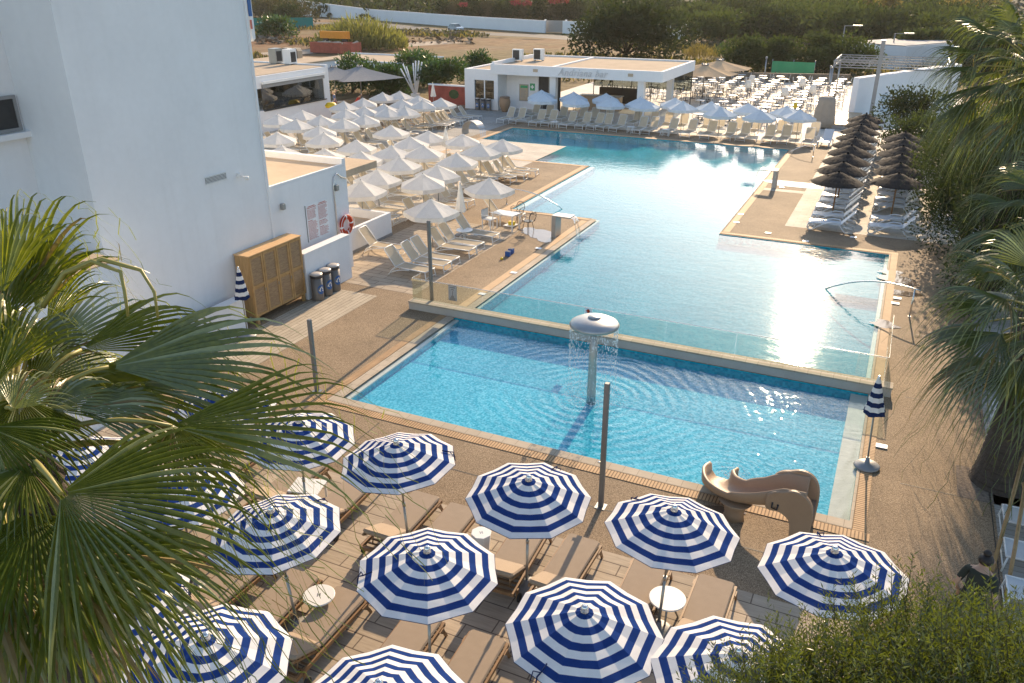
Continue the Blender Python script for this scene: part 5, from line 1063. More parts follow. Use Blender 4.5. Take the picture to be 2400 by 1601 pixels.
for k in range(14): x, yy = rnd.uniform(.5, L_ - .8), rnd.uniform(.4, 2.0); MM = Matrix.Translation((x, yy, H_ - .15)) @ Matrix.Rotation(rnd.uniform(-.4, .4), 4, 'X') @ Matrix.Rotation(rnd.uniform(0, 3), 4, 'Z'); b.box(-.6, .6, -.2, .2, -.1, .15, 0, MM)
b.build("rubbish", "cream_roof", t)["kind"] = "stuff"; part("skids", "black_paint", t, (.2, L_ - .2, .3, .5, 0, .1), (.2, L_ - .2, 1.9, 2.1, 0, .1))
a0 = OY(778, 102, g[1] + 3); t = thing("digger_arm", "yellow-orange machine beam lying behind the red container", "machine", (a0[0] - 1.6, a0[1], -.03)); part("beam", "orange", t, (-.5, 4.6, 0, .5, 1.9, 2.9)); part("foot", "black_paint", t, (0, .8, .1, .4, 0, 1.9), (3.4, 4.2, .1, .4, 0, 1.9))
def wallrun(name, pts, h, th, m, label):
    b = MB(); P = [np.array(q[:2]) for q in pts]
    hs = h if isinstance(h, (list, tuple)) else [h] * len(P)
    for i in range(len(P) - 1):
        d = P[i + 1] - P[i]; d = d / np.linalg.norm(d); n_ = np.array([-d[1], d[0]]) * th; q = [P[i], P[i + 1], P[i + 1] + n_, P[i] + n_]; hh = [hs[i], hs[i + 1], hs[i + 1], hs[i]]
        b.loft([[(*p_, -.03) for p_ in q], [(*p_, z_) for p_, z_ in zip(q, hh)]])
    return tag(b.build(name, m), label, "wall")
wallrun("boundary_wall", [G(700, 36), G(870, 46.5), G(1090, 64.5), G(1276, 77)], [4.2, 2.6, 2.4, 2.3], .4, "white_wall_far", "long pale blue-white boundary wall running behind the dirt field")
wallrun("boundary_wall", [G(1318, 78), G(1600, 92)], 2.3, .4, "white_wall_far", "shorter white boundary wall with railings right of the gate, partly behind the big tree")
g = G(1278, 76); t = thing("metal_gate", "grey metal gate set between two white boundary walls", "gate", (g[0], g[1] + .3, -.03)); x1_ = G(1318, 78)[0] - g[0]; part("leaf", "paint_grey", t, (0, x1_, 0, .1, .05, 2.3)); part("post", "white_wall_far", t, (-.3, 0, -.1, .3, 0, 2.5)); part("post", "white_wall_far", t, (x1_, x1_ + .3, -.1, .3, 0, 2.5))
mat("teal_cloth", (.01, .20, .18), .8, 0, .1, 1); wallrun("site_fence", [G(560, 68), G(735, 66)], 2.2, .08, "teal_cloth", "teal site fence cloth between dark bushes, upper left")
t = thing("far_hotel", "far white hotel with teal glass balconies at the top edge of the picture", "building"); g = G(930, 22); MM = Matrix.Translation((g[0], g[1] + 25, 0)) @ Matrix.Rotation(R(-14), 4, 'Z'); b = MB(); b.box(-60, 62, 0, 12, -.1, 3.0, 0, MM); b.box(-60, 62, 0, 12, 3.6, 6.6, 0, MM); b.box(-60, 62, 0, 12, 7.2, 12, 0, MM); b.build("wall", "white_wall_far", t); b = MB(); b.box(-60, 62, -1.2, 12, 3.0, 3.6, 0, MM); b.box(-60, 62, -1.2, 12, 6.6, 7.2, 0, MM); b.build("balcony_slab", "white_wall_far", t)
for k in range(15): b = MB(); b.box(-57 + k * 8, -52 + k * 8, -.05, -.01, .4, 2.7, 0, MM); b.box(-57 + k * 8, -52 + k * 8, -.05, -.01, 3.7, 6.2, 0, MM); b.build("window", "teal_cloth", t)
g = G(1612, 86); t = thing("site_cabin", "small pale blue site cabin standing right of the big dark tree", "cabin", (g[0], g[1], -.03)); part("wall", "white_wall_far", t, (-1.8, 2.2, 0, 2.6, 0, 2.6)); part("roof", "paint_grey", t, (-1.85, 2.25, -.05, 2.65, 2.601, 2.7)); part("door", "paint_grey", t, (.6, 1.4, -.03, -.002, 0, 2.1))
y0 = 82; zr = OY(850, 127, 91)[2]; x0, x1 = OY(722, 140, y0)[0], OY(945, 140, y0)[0]; t = thing("low_outbuilding", "low white outbuilding with a flat cream roof behind the citrus bushes", "building"); part("wall", "white_wall", t, (x0, x1, y0, y0 + 9, -.03, zr - .1)); part("roof", "cream_roof", t, (x0 - .1, x1 + .1, y0 - .1, y0 + 9.1, zr - .099, zr)); part("parapet", "white_wall", t, (x0 - .1, x1 + .1, y0 - .1, y0 + .1, zr + .001, zr + .15)); part("parapet", "white_wall", t, (x0 - .1, x1 + .1, y0 + 8.9, y0 + 9.1, zr + .001, zr + .15))
y0 = 74; zr = OY(640, 130, 81)[2]; x0, x1 = OY(560, 140, y0)[0], OY(700, 140, y0)[0]; t = thing("low_outbuilding", "low cream outbuilding behind the kiosk roof, far left", "building"); part("wall", "white_wall", t, (x0, x1, y0, y0 + 7, -.03, zr - .15)); part("roof", "cream_roof", t, (x0 - .1, x1 + .1, y0 - .1, y0 + 7.1, zr - .149, zr))
for k, (px, py) in enumerate(((668, 122), (689, 124))): c = G(px, py); tt = thing("chimney_block", "pinkish arched roof block on the far left outbuilding, %s" % ("left one", "right one")[k], "chimney", (c[0], y0 + 5, zr)); c2 = OY(px, 125, y0 + 5); tt.location.x = c2[0]; b = MB(); b.loft([[(-.55, yy, 0), (.55, yy, 0), (.55, yy, .8), (.35, yy, 1.1), (-.35, yy, 1.1), (-.55, yy, .8)] for yy in (0, .8)]); b.build("body", "rim_stone", tt)
g = G(1068, 73); t = thing("parked_car", "small silver-blue hatchback parked by the roadside in front of the long wall", "car", (g[0], g[1], -.02), R(-30)); mat("car_paint", (.55, .66, .74), .25, .3, .02, 2); b = MB()
rs = [[(x, y, z) for y, z in ((-.85 * w_, zl), (.85 * w_, zl), (.88 * w_, zm), (-.88 * w_, zm))] for x, w_, zl, zm in ((-2.0, .85, .35, .75), (-1.7, 1, .25, .85), (1.6, 1, .25, .9), (1.95, .9, .35, .75))]; b.loft(rs); b.build("body", "car_paint", t)
b = MB(); b.loft([[(-1.6, -.78, .85), (1.0, -.78, .9), (1.0, .78, .9), (-1.6, .78, .85)], [(-1.2, -.6, 1.4), (.4, -.6, 1.42), (.4, .6, 1.42), (-1.2, .6, 1.4)]]); b.build("cabin", "glass_window", t); part("roof", "car_paint", t, (-1.2, .4, -.6, .6, 1.421, 1.46))
for sx in (-1.25, 1.2):
    for sy in (-.8, .8): b = MB(); b.lathe([(.3, -.09), (.32, 0), (.3, .09)], 14); b.v = [(sx + x, sy + z, .32 + y) for x, y, z in b.v]; b.build("wheel", "rubber", t)
# ------------------------------------------------------------------ foliage
leafmat("palm_leaf", (.050, .078, .011, 1), (.135, .175, .028, 1), .5, .04, .28, 1.6, (2.9, 2.4, .5)); leafmat("palm_pale", (.12, .15, .04, 1), (.26, .28, .10, 1), .35, .08, .4, 1.2)
leafmat("palm_dark", (.030, .050, .010, 1), (.085, .115, .022, 1), .45, .06, .3, 1.6, (2.6, 2.2, .5)); leafmat("palm_dry", (.16, .11, .04, 1), (.30, .21, .08, 1), .3, .03, .6)
leafmat("olive_leaf", (.030, .048, .012, 1), (.095, .125, .034, 1), .42, .05, .4, 1.5, (1.9, 1.7, .45))
leafmat("dark_leaf", (.020, .031, .011, 1), (.046, .058, .020, 1), .25, .02, .5, .5); leafmat("mid_leaf", (.036, .052, .018, 1), (.082, .098, .032, 1), .3, .02, .5, .4)
leafmat("citrus_leaf", (.022, .05, .010, 1), (.06, .11, .018, 1), .32, .06, .4, .6); leafmat("reed_leaf", (.13, .13, .05, 1), (.26, .24, .10, 1), .35, .03, .6, .3); leafmat("brown_leaf", (.045, .04, .022, 1), (.10, .085, .04, 1), .25, .03, .6, .4)
leafmat("bloom_pink", (.15, .025, .06, 1), (.24, .05, .10, 1), .35, .02); leafmat("dry_grass", (.16, .12, .055, 1), (.30, .23, .11, 1), .3, .02, .7, .3)
mat("bark", (.10, .075, .05), .95, 0, .35, 5, .8, 22, .03); mat("palm_bark", (.075, .058, .045), .95, 0, .35, 6, .9, 18, .04); mat("stalk", (.30, .25, .06), .5, 0, .15, 5)
def lobes_crown(lobes, n, L, W, flat=.0, up=.3):
    vol = np.array([l[1][0] * l[1][1] * l[1][2] for l in lobes]) ** .67; cnt = np.maximum(1, (n * vol / vol.sum()).astype(int)); Ps, Ds = [], []
    for (c, r), k in zip(lobes, cnt):
        d = unit(nr.normal(size=(k, 3))); d[:, 2] = np.where(d[:, 2] < -.75, -d[:, 2] * .6, d[:, 2]); rad = nr.uniform(0, 1, k) ** .28 * (1 + nr.normal(0, .10, k)); 
        Ps.append(np.array(c) + d * np.array(r) * rad[:, None]); Ds.append(d + nr.normal(0, .65, (k, 3)) + np.array([0, 0, up]))
    P, D = np.vstack(Ps), np.vstack(Ds); N = len(P)
    return leafcards(P, D, nr.uniform(.6, 1.3, N) * L, nr.uniform(.6, 1.3, N) * W)
def tree(name, label, cat, x, y, H, Rw, m, n, L, W=None, trunk=.25, group=None, nl=9, seed=0, z0=-.03, lean=0., Rd=None, bark="bark"):
    rs = random.Random(seed or int(abs(x * 31 + y * 17)) + 3); t = thing(name, label, cat, (x, y, z0), 0, group); Rd = Rd or Rw; lob = []
    for k in range(nl):
        a = rs.uniform(0, 6.283); u = rs.uniform(.15, .75); zc = H * (trunk + (1 - trunk) * rs.uniform(.28, .72)); r = rs.uniform(.34, .55)
        sh = 1 - .55 * max(0, (zc / H - .5))
        lob.append(((Rw * u * math.cos(a) * sh + lean, Rd * u * math.sin(a) * sh, zc), (Rw * r, Rd * r, min(H * (1 - trunk) * rs.uniform(.24, .36), H - zc + .02 * H))))
    lob.append(((lean, 0, H * (trunk + (1 - trunk) * .55)), (Rw * .55, Rd * .55, H * (1 - trunk) * .45)))
    if trunk < .15:
        for k in range(max(5, nl // 2)): a = k * 6.283 / max(5, nl // 2) + rs.uniform(-.3, .3); lob.append(((Rw * .62 * math.cos(a) + lean, Rd * .62 * math.sin(a), H * rs.uniform(.2, .32)), (Rw * .38, Rd * .38, H * .30)))
    b = MB(); br = H * .03 + .04; b.tube([(0, 0, 0), (lean * .3, 0, H * trunk * .7), (lean * .8, 0, H * (trunk + .25))], [br * 1.3, br, br * .5], 7)
    for c, r in lob[:6]: b.tube([(lean * .4, 0, H * trunk * .8), ((c[0] + lean * .4) * .5, c[1] * .5, (H * trunk + c[2]) * .5), c], [br * .6, br * .4, br * .12], 5)
    b.build("trunk", bark, t)
    quads("crown", lobes_crown(lob, n, L, W or L * .5), m, t); return t
def reeds(name, label, cat, x, y, H, Rw, n, m, group=None):
    t = thing(name, label, cat, (x, y, -.03), 0, group); a = nr.uniform(0, 6.28, n); r = Rw * nr.uniform(0, 1, n) ** .5; hx = r * np.cos(a); hy = r * np.sin(a) * .6; h = H * (1 - .55 * (r / Rw) ** 2) * nr.uniform(.55, 1.05, n)
    z = h * nr.uniform(.0, .75, n); P = np.stack([hx, hy, z], 1); D = np.stack([np.cos(a) * .35 + nr.normal(0, .22, n), np.sin(a) * .35 + nr.normal(0, .22, n), np.full(n, 1.0)], 1)
    quads("stems", leafcards(P, D, h * nr.uniform(.2, .4, n), nr.uniform(.10, .22, n) * (H / 5)), m, t); return t
def tp(name, label, cat, pxc, Y, pw, ptop, m, n, L, **k):            # tree from its place in the photo: centre, distance, width, top
    c = OY(pxc, max(ptop, 0) + 30, Y); dist = math.hypot(c[0], Y); H = OY(pxc, ptop, Y)[2]; Rw = pw / 2 * dist / FPX * 1.03
    return tree(name, label, cat, c[0], Y, H, Rw, m, n, L, **k)
tp("broad_tree", "very large dark broad-crowned tree rising behind the bar roof", "tree", 1472, 112, 262, -8, "dark_leaf", 9000, .62, trunk=.10, nl=16)
for i, (pc, Y, pw, pt) in enumerate([(1757, 100, 104, 78), (1842, 103, 116, 86), (1925, 106, 74, 72), (1985, 104, 150, 78)]):
    tp("hedge_tree", "rounded dark green tree in the clump behind the terrace, %s from the left" % ORD[i], "tree", pc, Y, pw, pt, "mid_leaf", 4200, .42, trunk=.04, group="tree clump behind the terrace", nl=10)
for i, (pc, Y, pw, pt, lb) in enumerate([(822, 67, 128, 120, "dark glossy citrus bush behind the grey parasol"), (915, 66, 96, 148, "citrus bush right of the grey parasol"), (990, 74, 130, 116, "dark citrus bush behind the stick sculpture"), (1022, 67, 136, 138, "bright green citrus tree with bare stems above the red mural wall"), (1120, 78, 92, 118, "leafy green bush left of the bar roof")]):
    tp("citrus_bush", lb, "bush", pc, Y, pw, pt, "citrus_leaf", 5200, .30, trunk=.28 if i == 3 else .06, nl=9)
c = G(812, 118); reeds("reed_clump", "big pale feathery reed clump behind the red container", "reeds", c[0], c[1] + 4, OY(812, 26, c[1] + 4)[2], 8.0, 5200, "reed_leaf")
c = G(1702, 135); reeds("reed_clump", "tall green reed clump beside the dark trees behind the beige parasols", "reeds", c[0], c[1], OY(1702, 88, c[1])[2], 1.9, 900, "citrus_leaf"); c = G(1640, 138); reeds("reed_clump", "dry brownish reed clump right of the bar roof", "reeds", c[0], c[1], OY(1640, 90, c[1])[2], 2.4, 900, "dry_grass")
for i, (pc, Y, pw, pt, m, lb) in enumerate([(645, 128, 100, 38, "citrus_leaf", "round green bush in front of the teal fence cloth"), (622, 165, 110, -10, "brown_leaf", "brownish tree at the upper left beside the hotel wall"), (690, 170, 110, -4, "brown_leaf", "dark brownish tree left of the pale boundary wall"), (665, 160, 90, 6, "dark_leaf", "dark tree between the two brownish trees, upper left")]):
    tp("field_tree", lb, "tree", pc, Y, pw, pt, m, 2600, .55, trunk=.05, nl=9)
for i in range(13):
    pc = 1035 + i * 27; c0 = G(pc, 60); Y = c0[1] + 8 - 3 * (i > 9); tp("hedge_bush", "dark climbing hedge above the boundary wall, %s clump from the left" % ORD[i], "hedge", pc, Y, 44, -8, ["dark_leaf", "brown_leaf"][i % 3 == 1], 900, .7, trunk=.02, group="hedge above the boundary wall", nl=6)
for i, (px, py) in enumerate([(1086, 12), (1208, 7), (1235, 8), (1298, 3), (1322, 2)]):
    Y = 158; c = OY(px, py, Y); t = thing("flower_clump", "bright pink flowering clump on the dark hedge, %s from the left" % ORD[i], "flowers", c, 0, "pink flowers on the hedge"); quads("blossoms", lobes_crown([((0, 0, 0), (1.1, .6, .45))], 150, .3, .2), "bloom_pink", t)
for i in range(11):
    px = 880 + i * 46 + rnd.uniform(-10, 10); g = G(px, 44 if px < 1100 else 52); Y = g[1] + 22; c = OY(px, 20, Y); t = thing("palm_tree", "slim palm along the far hotel front, %s from the left" % ORD[i], "palm tree", (c[0], Y, 0), 0, "slim palms before the far hotel"); h = 5.0 + rnd.uniform(-.6, 1.5); b = MB(); b.tube([(0, 0, 0), (.1, 0, h)], [.2, .14], 6); b.build("trunk", "bark", t)
    n = 130; d = unit(nr.normal(size=(n, 3)) + [0, 0, .2]); quads("crown", leafcards(np.array([.1, 0, h]) + d * .3, d + [0, 0, -.1], nr.uniform(.9, 1.6, n), np.full(n, .16)), "mid_leaf", t)
wl = [(1690, 150, 190, 26), (1800, 155, 200, 14), (1900, 158, 220, 6), (2000, 155, 230, 2), (2100, 150, 220, 14), (2190, 145, 190, 28), (1660, 170, 120, 40), (1750, 200, 220, -6), (1900, 205, 260, -12), (2060, 205, 280, -14), (2200, 195, 240, -8), (2300, 150, 220, 20), (2390, 140, 200, 40), (2330, 110, 130, 60), (1640, 185, 160, 8), (1850, 178, 200, -4), (2000, 182, 220, -2), (2150, 176, 200, 0), (2290, 172, 200, 2), (1560, 190, 150, 0), (2240, 128, 110, 66), (2150, 126, 100, 74)]
for i, (pc, Y, pw, pt) in enumerate(wl):
    tp("scrub_tree", "dense dusty green scrub tree on the slope, %s in the far right thicket" % ORD[i], "tree", pc, Y, pw, pt, ["mid_leaf", "dark_leaf", "mid_leaf"][i % 3], 3800, .75, trunk=.01, group="thicket on the far slope", nl=14)
for i, (pc, pw) in enumerate([(2085, 60), (2030, 50), (2260, 90), (2310, 80)]):
    Y = 178; tp("pale_tree", "pale dry feathery tree rising out of the far thicket, %s from the left" % ORD[i], "tree", pc, Y, pw, -30, "dry_grass", 900, .6, trunk=.2, nl=7)
# a wood beyond and ground cover
Ps, mi = [], []
for k in range(900):
    x, y = rnd.uniform(-330, 170), rnd.uniform(198, 400); s = rnd.uniform(4, 8); z = hillz(x, y)
    n = 60; d = unit(nr.normal(size=(n, 3))); d[:, 2] = np.abs(d[:, 2]); Ps.append(leafcards(np.array([x, y, z]) + d * [s, s, s * .75] * nr.uniform(.7, 1.05, (n, 1)), d + nr.normal(0, .6, (n, 3)), nr.uniform(1.2, 2.2, n), nr.uniform(.8, 1.4, n)))
o = quads("wooded_hillside", np.vstack(Ps), "dark_leaf"); o['kind'] = 'stuff'; o['label'] = "dark wooded hillside beyond everything"
N = 26000; x = nr.uniform(-125, 12, N); y = nr.uniform(84, 165, N); k = np.sin(x * .13) + np.sin(y * .21 + x * .05) + np.sin(x * .037 + 1) * 1.2; ok = (k > -.1) & ~((x > -24) & (y < 97)) & ~((x > -49) & (x < -20) & (y < 96) & (y < 84)); P = np.stack([x, y, np.full(N, -.03)], 1)[ok]
D = np.stack([nr.normal(0, .5, len(P)), nr.normal(0, .5, len(P)), np.ones(len(P))], 1); o = quads("dry_grass", leafcards(P, D, nr.uniform(.4, 1.0, len(P)), nr.uniform(.2, .45, len(P))), ["dry_grass", "brown_leaf", "mid_leaf"], None, nr.choice([0, 0, 1, 1, 2], len(P))); o['kind'] = 'stuff'; o['label'] = "dry brown grass and weeds on the field"
b = MB()
for k in range(420):
    g = G(rnd.choice([rnd.uniform(900, 1110), rnd.uniform(600, 700)]), rnd.gauss(80, 4) if rnd.random() < .6 else rnd.uniform(92, 104)); s = rnd.uniform(.2, .8); vs = [(g[0] + s * rnd.uniform(-1, 1), g[1] + s * rnd.uniform(-1, 1), rnd.uniform(-.03, s)) for _ in range(6)]; b.add(vs, [(0, 1, 2), (2, 3, 4), (0, 3, 5), (1, 4, 5), (0, 2, 4), (1, 3, 5)])
o = b.build("rubble", "rubble_stone"); o['kind'] = 'stuff'; o['label'] = "heaps of grey rubble on the dirt field"
# right hand trees
t = tp("olive_shrub", "dark rounded shrub in front of the white stage building", "shrub", 2146, 60, 128, 192, "dark_leaf", 3600, .22, trunk=.18, nl=10)
tp("olive_shrub", "dusty green shrub spreading right of the thatched parasols", "shrub", 2150, 55, 150, 262, "mid_leaf", 4600, .20, trunk=.05, nl=11); tp("olive_shrub", "dusty green shrub filling the gap under the right palm fronds", "shrub", 2290, 52, 220, 240, "mid_leaf", 4600, .22, trunk=.05, nl=11)
tree("olive_tree", "big dark olive tree over the right walk, its slanting trunk beside the recycling bins", "tree", 3.45, 31.4, 5.0, 2.2, "dark_leaf", 17000, .14, .055, trunk=.28, nl=17, lean=.35, Rd=2.8)
tp("olive_tree", "leafy dark tree behind the slanting olive, right edge", "tree", 2320, 36, 250, 300, "dark_leaf", 17000, .16, W=.065, trunk=.10, nl=17); tp("olive_tree", "green tree beside the stacked resin loungers, right side", "tree", 2290, 43.5, 230, 215, "mid_leaf", 13000, .17, W=.07, trunk=.08, nl=15)
tp("olive_tree", "dark tree at the right edge between the two palms", "tree", 2385, 29.0, 210, 400, "dark_leaf", 12000, .15, W=.06, trunk=.12, nl=15)
# ------------------------------------------------------------------ palms
def fan(parent, hub, d, n, size, spread, droop, nseg, m, rs, wmul=1., split=.5, fold=.35, thread=.0, strg=1.6, grav=np.array([0, 0, -1.])):
    d = unit(np.array(d, float)); n = np.array(n, float); n = unit(n - d * n.dot(d)); s = np.cross(n, d); V = []; TT = np.array([.03, .22, .40, .52, .63, .73, .82, .91, 1.0]); MI = []
    dphi = 2 * spread / nseg
    for k in range(nseg):
        ph = -spread + dphi * (k + .5); Lk = size * (1 - .30 * (ph / 1.9) ** 2) * rs.uniform(.92, 1.06); u = d * math.cos(ph) + s * math.sin(ph); a = -d * math.sin(ph) + s * math.cos(ph); tw = rs.uniform(-.5, .5); sag = rs.uniform(.7, 1.4); side = rs.uniform(-.06, .06); pts = []
        for q in TT:
            r = q * Lk; c = hub + u * r + n * (-.10 * size * (abs(ph) / 1.5) ** 2 * q) + a * side * Lk * max(0, q - split) ; e = max(0, q - split * .8)
            c = c - n * (.15 * size * (abs(ph) / 1.2) ** 1.5 * q * (1 if q < .6 else 1)) + grav * droop * sag * size * e * e * 1.9; c = c + n * .02 * math.sin(q * 3) + grav * size * strg * sag * max(0, q - .66) ** 2 + a * side * 3 * size * max(0, q - .6) ** 2
            wq = (math.tan(dphi / 2) * r) if q <= split else math.tan(dphi / 2) * split * Lk * max(0.02, (1 - (q - split) / (1.001 - split)) ** 1.15); pts.append((c, wq * wmul))
        an, nn_ = a, n; cm = rs.random(); cm = 1 if cm < .13 else (2 if cm < .17 else 0); v0 = len(V)
        for (c0, w0), (c1, w1), q0, q1 in zip(pts[:-1], pts[1:], TT[:-1], TT[1:]):
            a0 = an * math.cos(tw * max(0, q0 - split)) + nn_ * math.sin(tw * max(0, q0 - split)); f0, f1 = nn_ * w0 * fold, nn_ * w1 * fold
            V.append([c0 - a0 * w0 - f0, c0 + f0, c1 + f1, c1 - a0 * w1 - f1]); V.append([c0 + f0, c0 + a0 * w0 - f0, c1 + a0 * w1 - f1, c1 + f1])
        if thread and rs.random() < thread:
            c, _ = pts[-1]; g2 = c.copy(); w2 = .003 * size
            for j in range(4): g3 = g2 + (u * .05 + grav * .09 + np.array([rs.uniform(-.06, .06), rs.uniform(-.06, .06), rs.uniform(-.06, .03)])) * size; V.append([g2 - a * w2, g2 + a * w2, g3 + a * w2, g3 - a * w2]); g2 = g3
        MI += [cm] * (len(V) - v0)
    return quads("frond", np.array(V), [m, 'palm_pale', 'palm_dry'], parent, np.array(MI))
def petiole(parent, p0, p1, lift, r0=.028, r1=.014, m="stalk", name="petiole"):
    P = [p0 * (1 - u) + p1 * u + np.array([0, 0, lift * 4 * u * (1 - u)]) for u in np.linspace(0, 1, 8)]; b = MB(); b.tube(P, [r0 + (r1 - r0) * u for u in np.linspace(0, 1, 8)], 6); return b.build(name, m, parent)
rp = random.Random(11); LP = OD(20, 1075, 5.3)
pl_ = thing("fan_palm", "big fan palm in the left foreground, its fronds over the striped parasols", "palm tree", (0, 0, 0))
b = MB(); prof = []; z = 0
while z < LP[2] - .1: prof += [(.25 + .03 * rp.random(), z), (.20 + .02 * rp.random(), z + .10)]; z += .14
b.lathe(prof, 14, (LP[0], LP[1], 0), smooth=False); b.build("trunk", "palm_bark", pl_)
UP = np.array([0, 0, 1.]); TOCAM = lambda p: unit(np.array([0, 0, CAMH]) - p)
FR_ = [  # hub px, distance, tip px, distance, spread deg, droop, tilt towards camera, material
 ((143, 1157), 4.30, (655, 1265), 4.15, 78, .22, .9, "palm_leaf"), ((403, 999), 4.75, (880, 945), 4.8, 30, .06, .7, "palm_leaf"), ((403, 999), 4.80, (455, 1150), 4.55, 48, .25, .9, "palm_leaf"),
 ((255, 860), 5.1, (760, 765), 5.3, 40, .28, .6, "palm_leaf"), ((150, 905), 5.35, (610, 905), 5.5, 42, .55, .5, "palm_leaf"), ((60, 720), 5.7, (122, 425), 5.75, 40, .55, .8, "palm_leaf"), ((5, 690), 5.4, (22, 395), 5.5, 32, .3, .8, "palm_leaf"),
 ((95, 840), 5.6, (325, 630), 5.9, 36, .25, .6, "palm_pale"), ((75, 1200), 4.5, (70, 1590), 4.15, 75, .15, 1.2, "palm_leaf"), ((140, 1290), 4.45, (470, 1560), 4.1, 60, .18, .9, "palm_leaf"), 
 ((45, 930), 5.0, (0, 1190), 4.7, 75, .45, .9, "palm_leaf"), ((-30, 1000), 4.7, (170, 1180), 4.5, 62, .55, .9, "palm_leaf"), ((30, 800), 5.3, (-190, 640), 5.3, 70, .3, .7, "palm_leaf"), ((60, 830), 5.6, (190, 700), 5.8, 60, .55, .7, "palm_leaf"),
  ((20, 1330), 4.5, (-120, 1560), 4.3, 70, .2, 1.0, "palm_leaf"), ((190, 820), 5.4, (560, 690), 5.7, 30, .6, .5, "palm_leaf"), ((330, 905), 5.2, (640, 850), 5.4, 40, .6, .4, "palm_leaf")]
FR_ += [((40, 720), 5.7, (75, 350), 5.75, 30, .3, .8, "palm_leaf"), ((85, 740), 5.75, (180, 470), 5.8, 28, .5, .7, "palm_leaf"), ((70, 905), 5.35, (260, 760), 5.6, 50, .5, .6, "palm_leaf"), ((20, 870), 5.2, (90, 640), 5.4, 44, .5, .7, "palm_leaf"), ((110, 960), 5.0, (300, 850), 5.1, 58, .6, .6, "palm_leaf"), ((-10, 900), 5.0, (-60, 690), 5.1, 50, .4, .7, "palm_leaf"), 
 ((30, 960), 4.9, (110, 830), 5.0, 56, .6, .9, "palm_pale"), ((180, 960), 4.95, (480, 930), 5.0, 48, .7, .5, "palm_leaf"), ((60, 1090), 4.6, (-60, 1290), 4.35, 66, .5, .9, "palm_leaf"),  ((0, 770), 5.6, (70, 520), 5.7, 36, .6, .8, "palm_leaf"), ((110, 760), 5.8, (230, 560), 5.9, 26, .8, .5, "palm_leaf")]
for (h, dh, tq, dt, spd, dr, tc, m) in FR_:
    H_, T_ = OD(*h, dh), OD(*tq, dt); L_ = np.linalg.norm(T_ - H_) * 1.04; nn = UP * 1.0 + TOCAM(H_) * tc + np.array([rp.uniform(-.25, .25), rp.uniform(-.2, .2), 0])
    fan(pl_, H_, T_ - H_, nn, L_, R(spd), dr * .65, max(13, int(spd * .42)), m, rp, .92, .44, .62, .85); petiole(pl_, LP, H_, .12, .02, .011)
for k in range(10):
    a = rp.uniform(0, 6.28); d = np.array([math.cos(a), math.sin(a), rp.uniform(-.7, .1)]); d[1] -= .4; d[0] -= .3; H_ = LP + unit(d) * rp.uniform(.5, .8); fan(pl_, H_, d, UP + [0, 0, .3], .95, R(65), .5, 30, "palm_leaf" if k % 4 else "palm_dry", rp, 1, .5, .4, .3); petiole(pl_, LP, H_, .05)
s0 = OD(120, 690, 5.3)
for (pa, pb) in (((215, 612), (300, 742)), ((240, 608), (370, 745))):
    P = [OD(100, 720, 5.3), OD(150, 640, 5.25), OD(*pa, 5.2), OD((pa[0] + pb[0]) / 2 + 25, pa[1] + 25, 5.15), OD(pb[0] - 8, pb[1] - 60, 5.1), OD(*pb, 5.1)]; b = MB(); b.tube([tuple(q) for q in P], [.016, .015, .014, .012, .010, .008], 6); b.build("flower_stalk", "stalk", pl_)
def palm(label, base, H, tr0, tr1, n, pet, size, rs, seed_top=40):
    t = thing("fan_palm", label, "palm tree", (0, 0, 0)); C_ = np.array([base[0], base[1], H]); b = MB(); prof = []; z = -.02
    while z < H: u = z / H; r = tr0 * (1 - u) + tr1 * u + (.12 * math.exp(-z * 2)); prof += [(r, z), (r * .9, z + .12)]; z += .16
    b.lathe(prof, 18, (base[0], base[1], 0), smooth=False); b.build("trunk", "palm_bark", t)
    for k in range(n):
        el = R(-50 + 115 * (k / n)); a = k * 2.4 + rs.uniform(-.3, .3); d = np.array([math.cos(a) * math.cos(el), math.sin(a) * math.cos(el), math.sin(el)]); H_ = C_ + d * pet * rs.uniform(.8, 1.1) - np.array([0, 0, .1]); nn = UP + d * -.2
        fan(t, H_, d + [0, 0, -.25], nn, size * rs.uniform(.85, 1.1), R(68), .42, 30, "palm_dark", rs, .95, .48, .4, .25); petiole(t, C_, H_, .1, .03, .015)
    return t
palm("fan palm at the right edge with a thick dark trunk in a gravel square", G(2345, 1130), 3.75, .52, .38, 28, 1.2, 1.6, random.Random(5)); c = OY(2435, 175, 29.0); palm("tall fan palm at the upper right corner, fronds glinting in the sun", c, c[2], .34, .24, 48, 1.6, 1.75, random.Random(9)); c = OY(2475, 520, 23.5); palm("fan palm just outside the right edge, fronds reaching in", c, c[2], .36, .26, 28, 1.3, 1.5, random.Random(21))
b = MB(); g = G(2246, 1093); b.box(2.42, 4.2, 17.0, 18.35, -.05, .006); struct(b.build("gravel_square", "gravel" if "gravel" in MATS else mat("gravel", (.22, .17, .13), .95, 0, .6, 14, .9, 30, .03)))
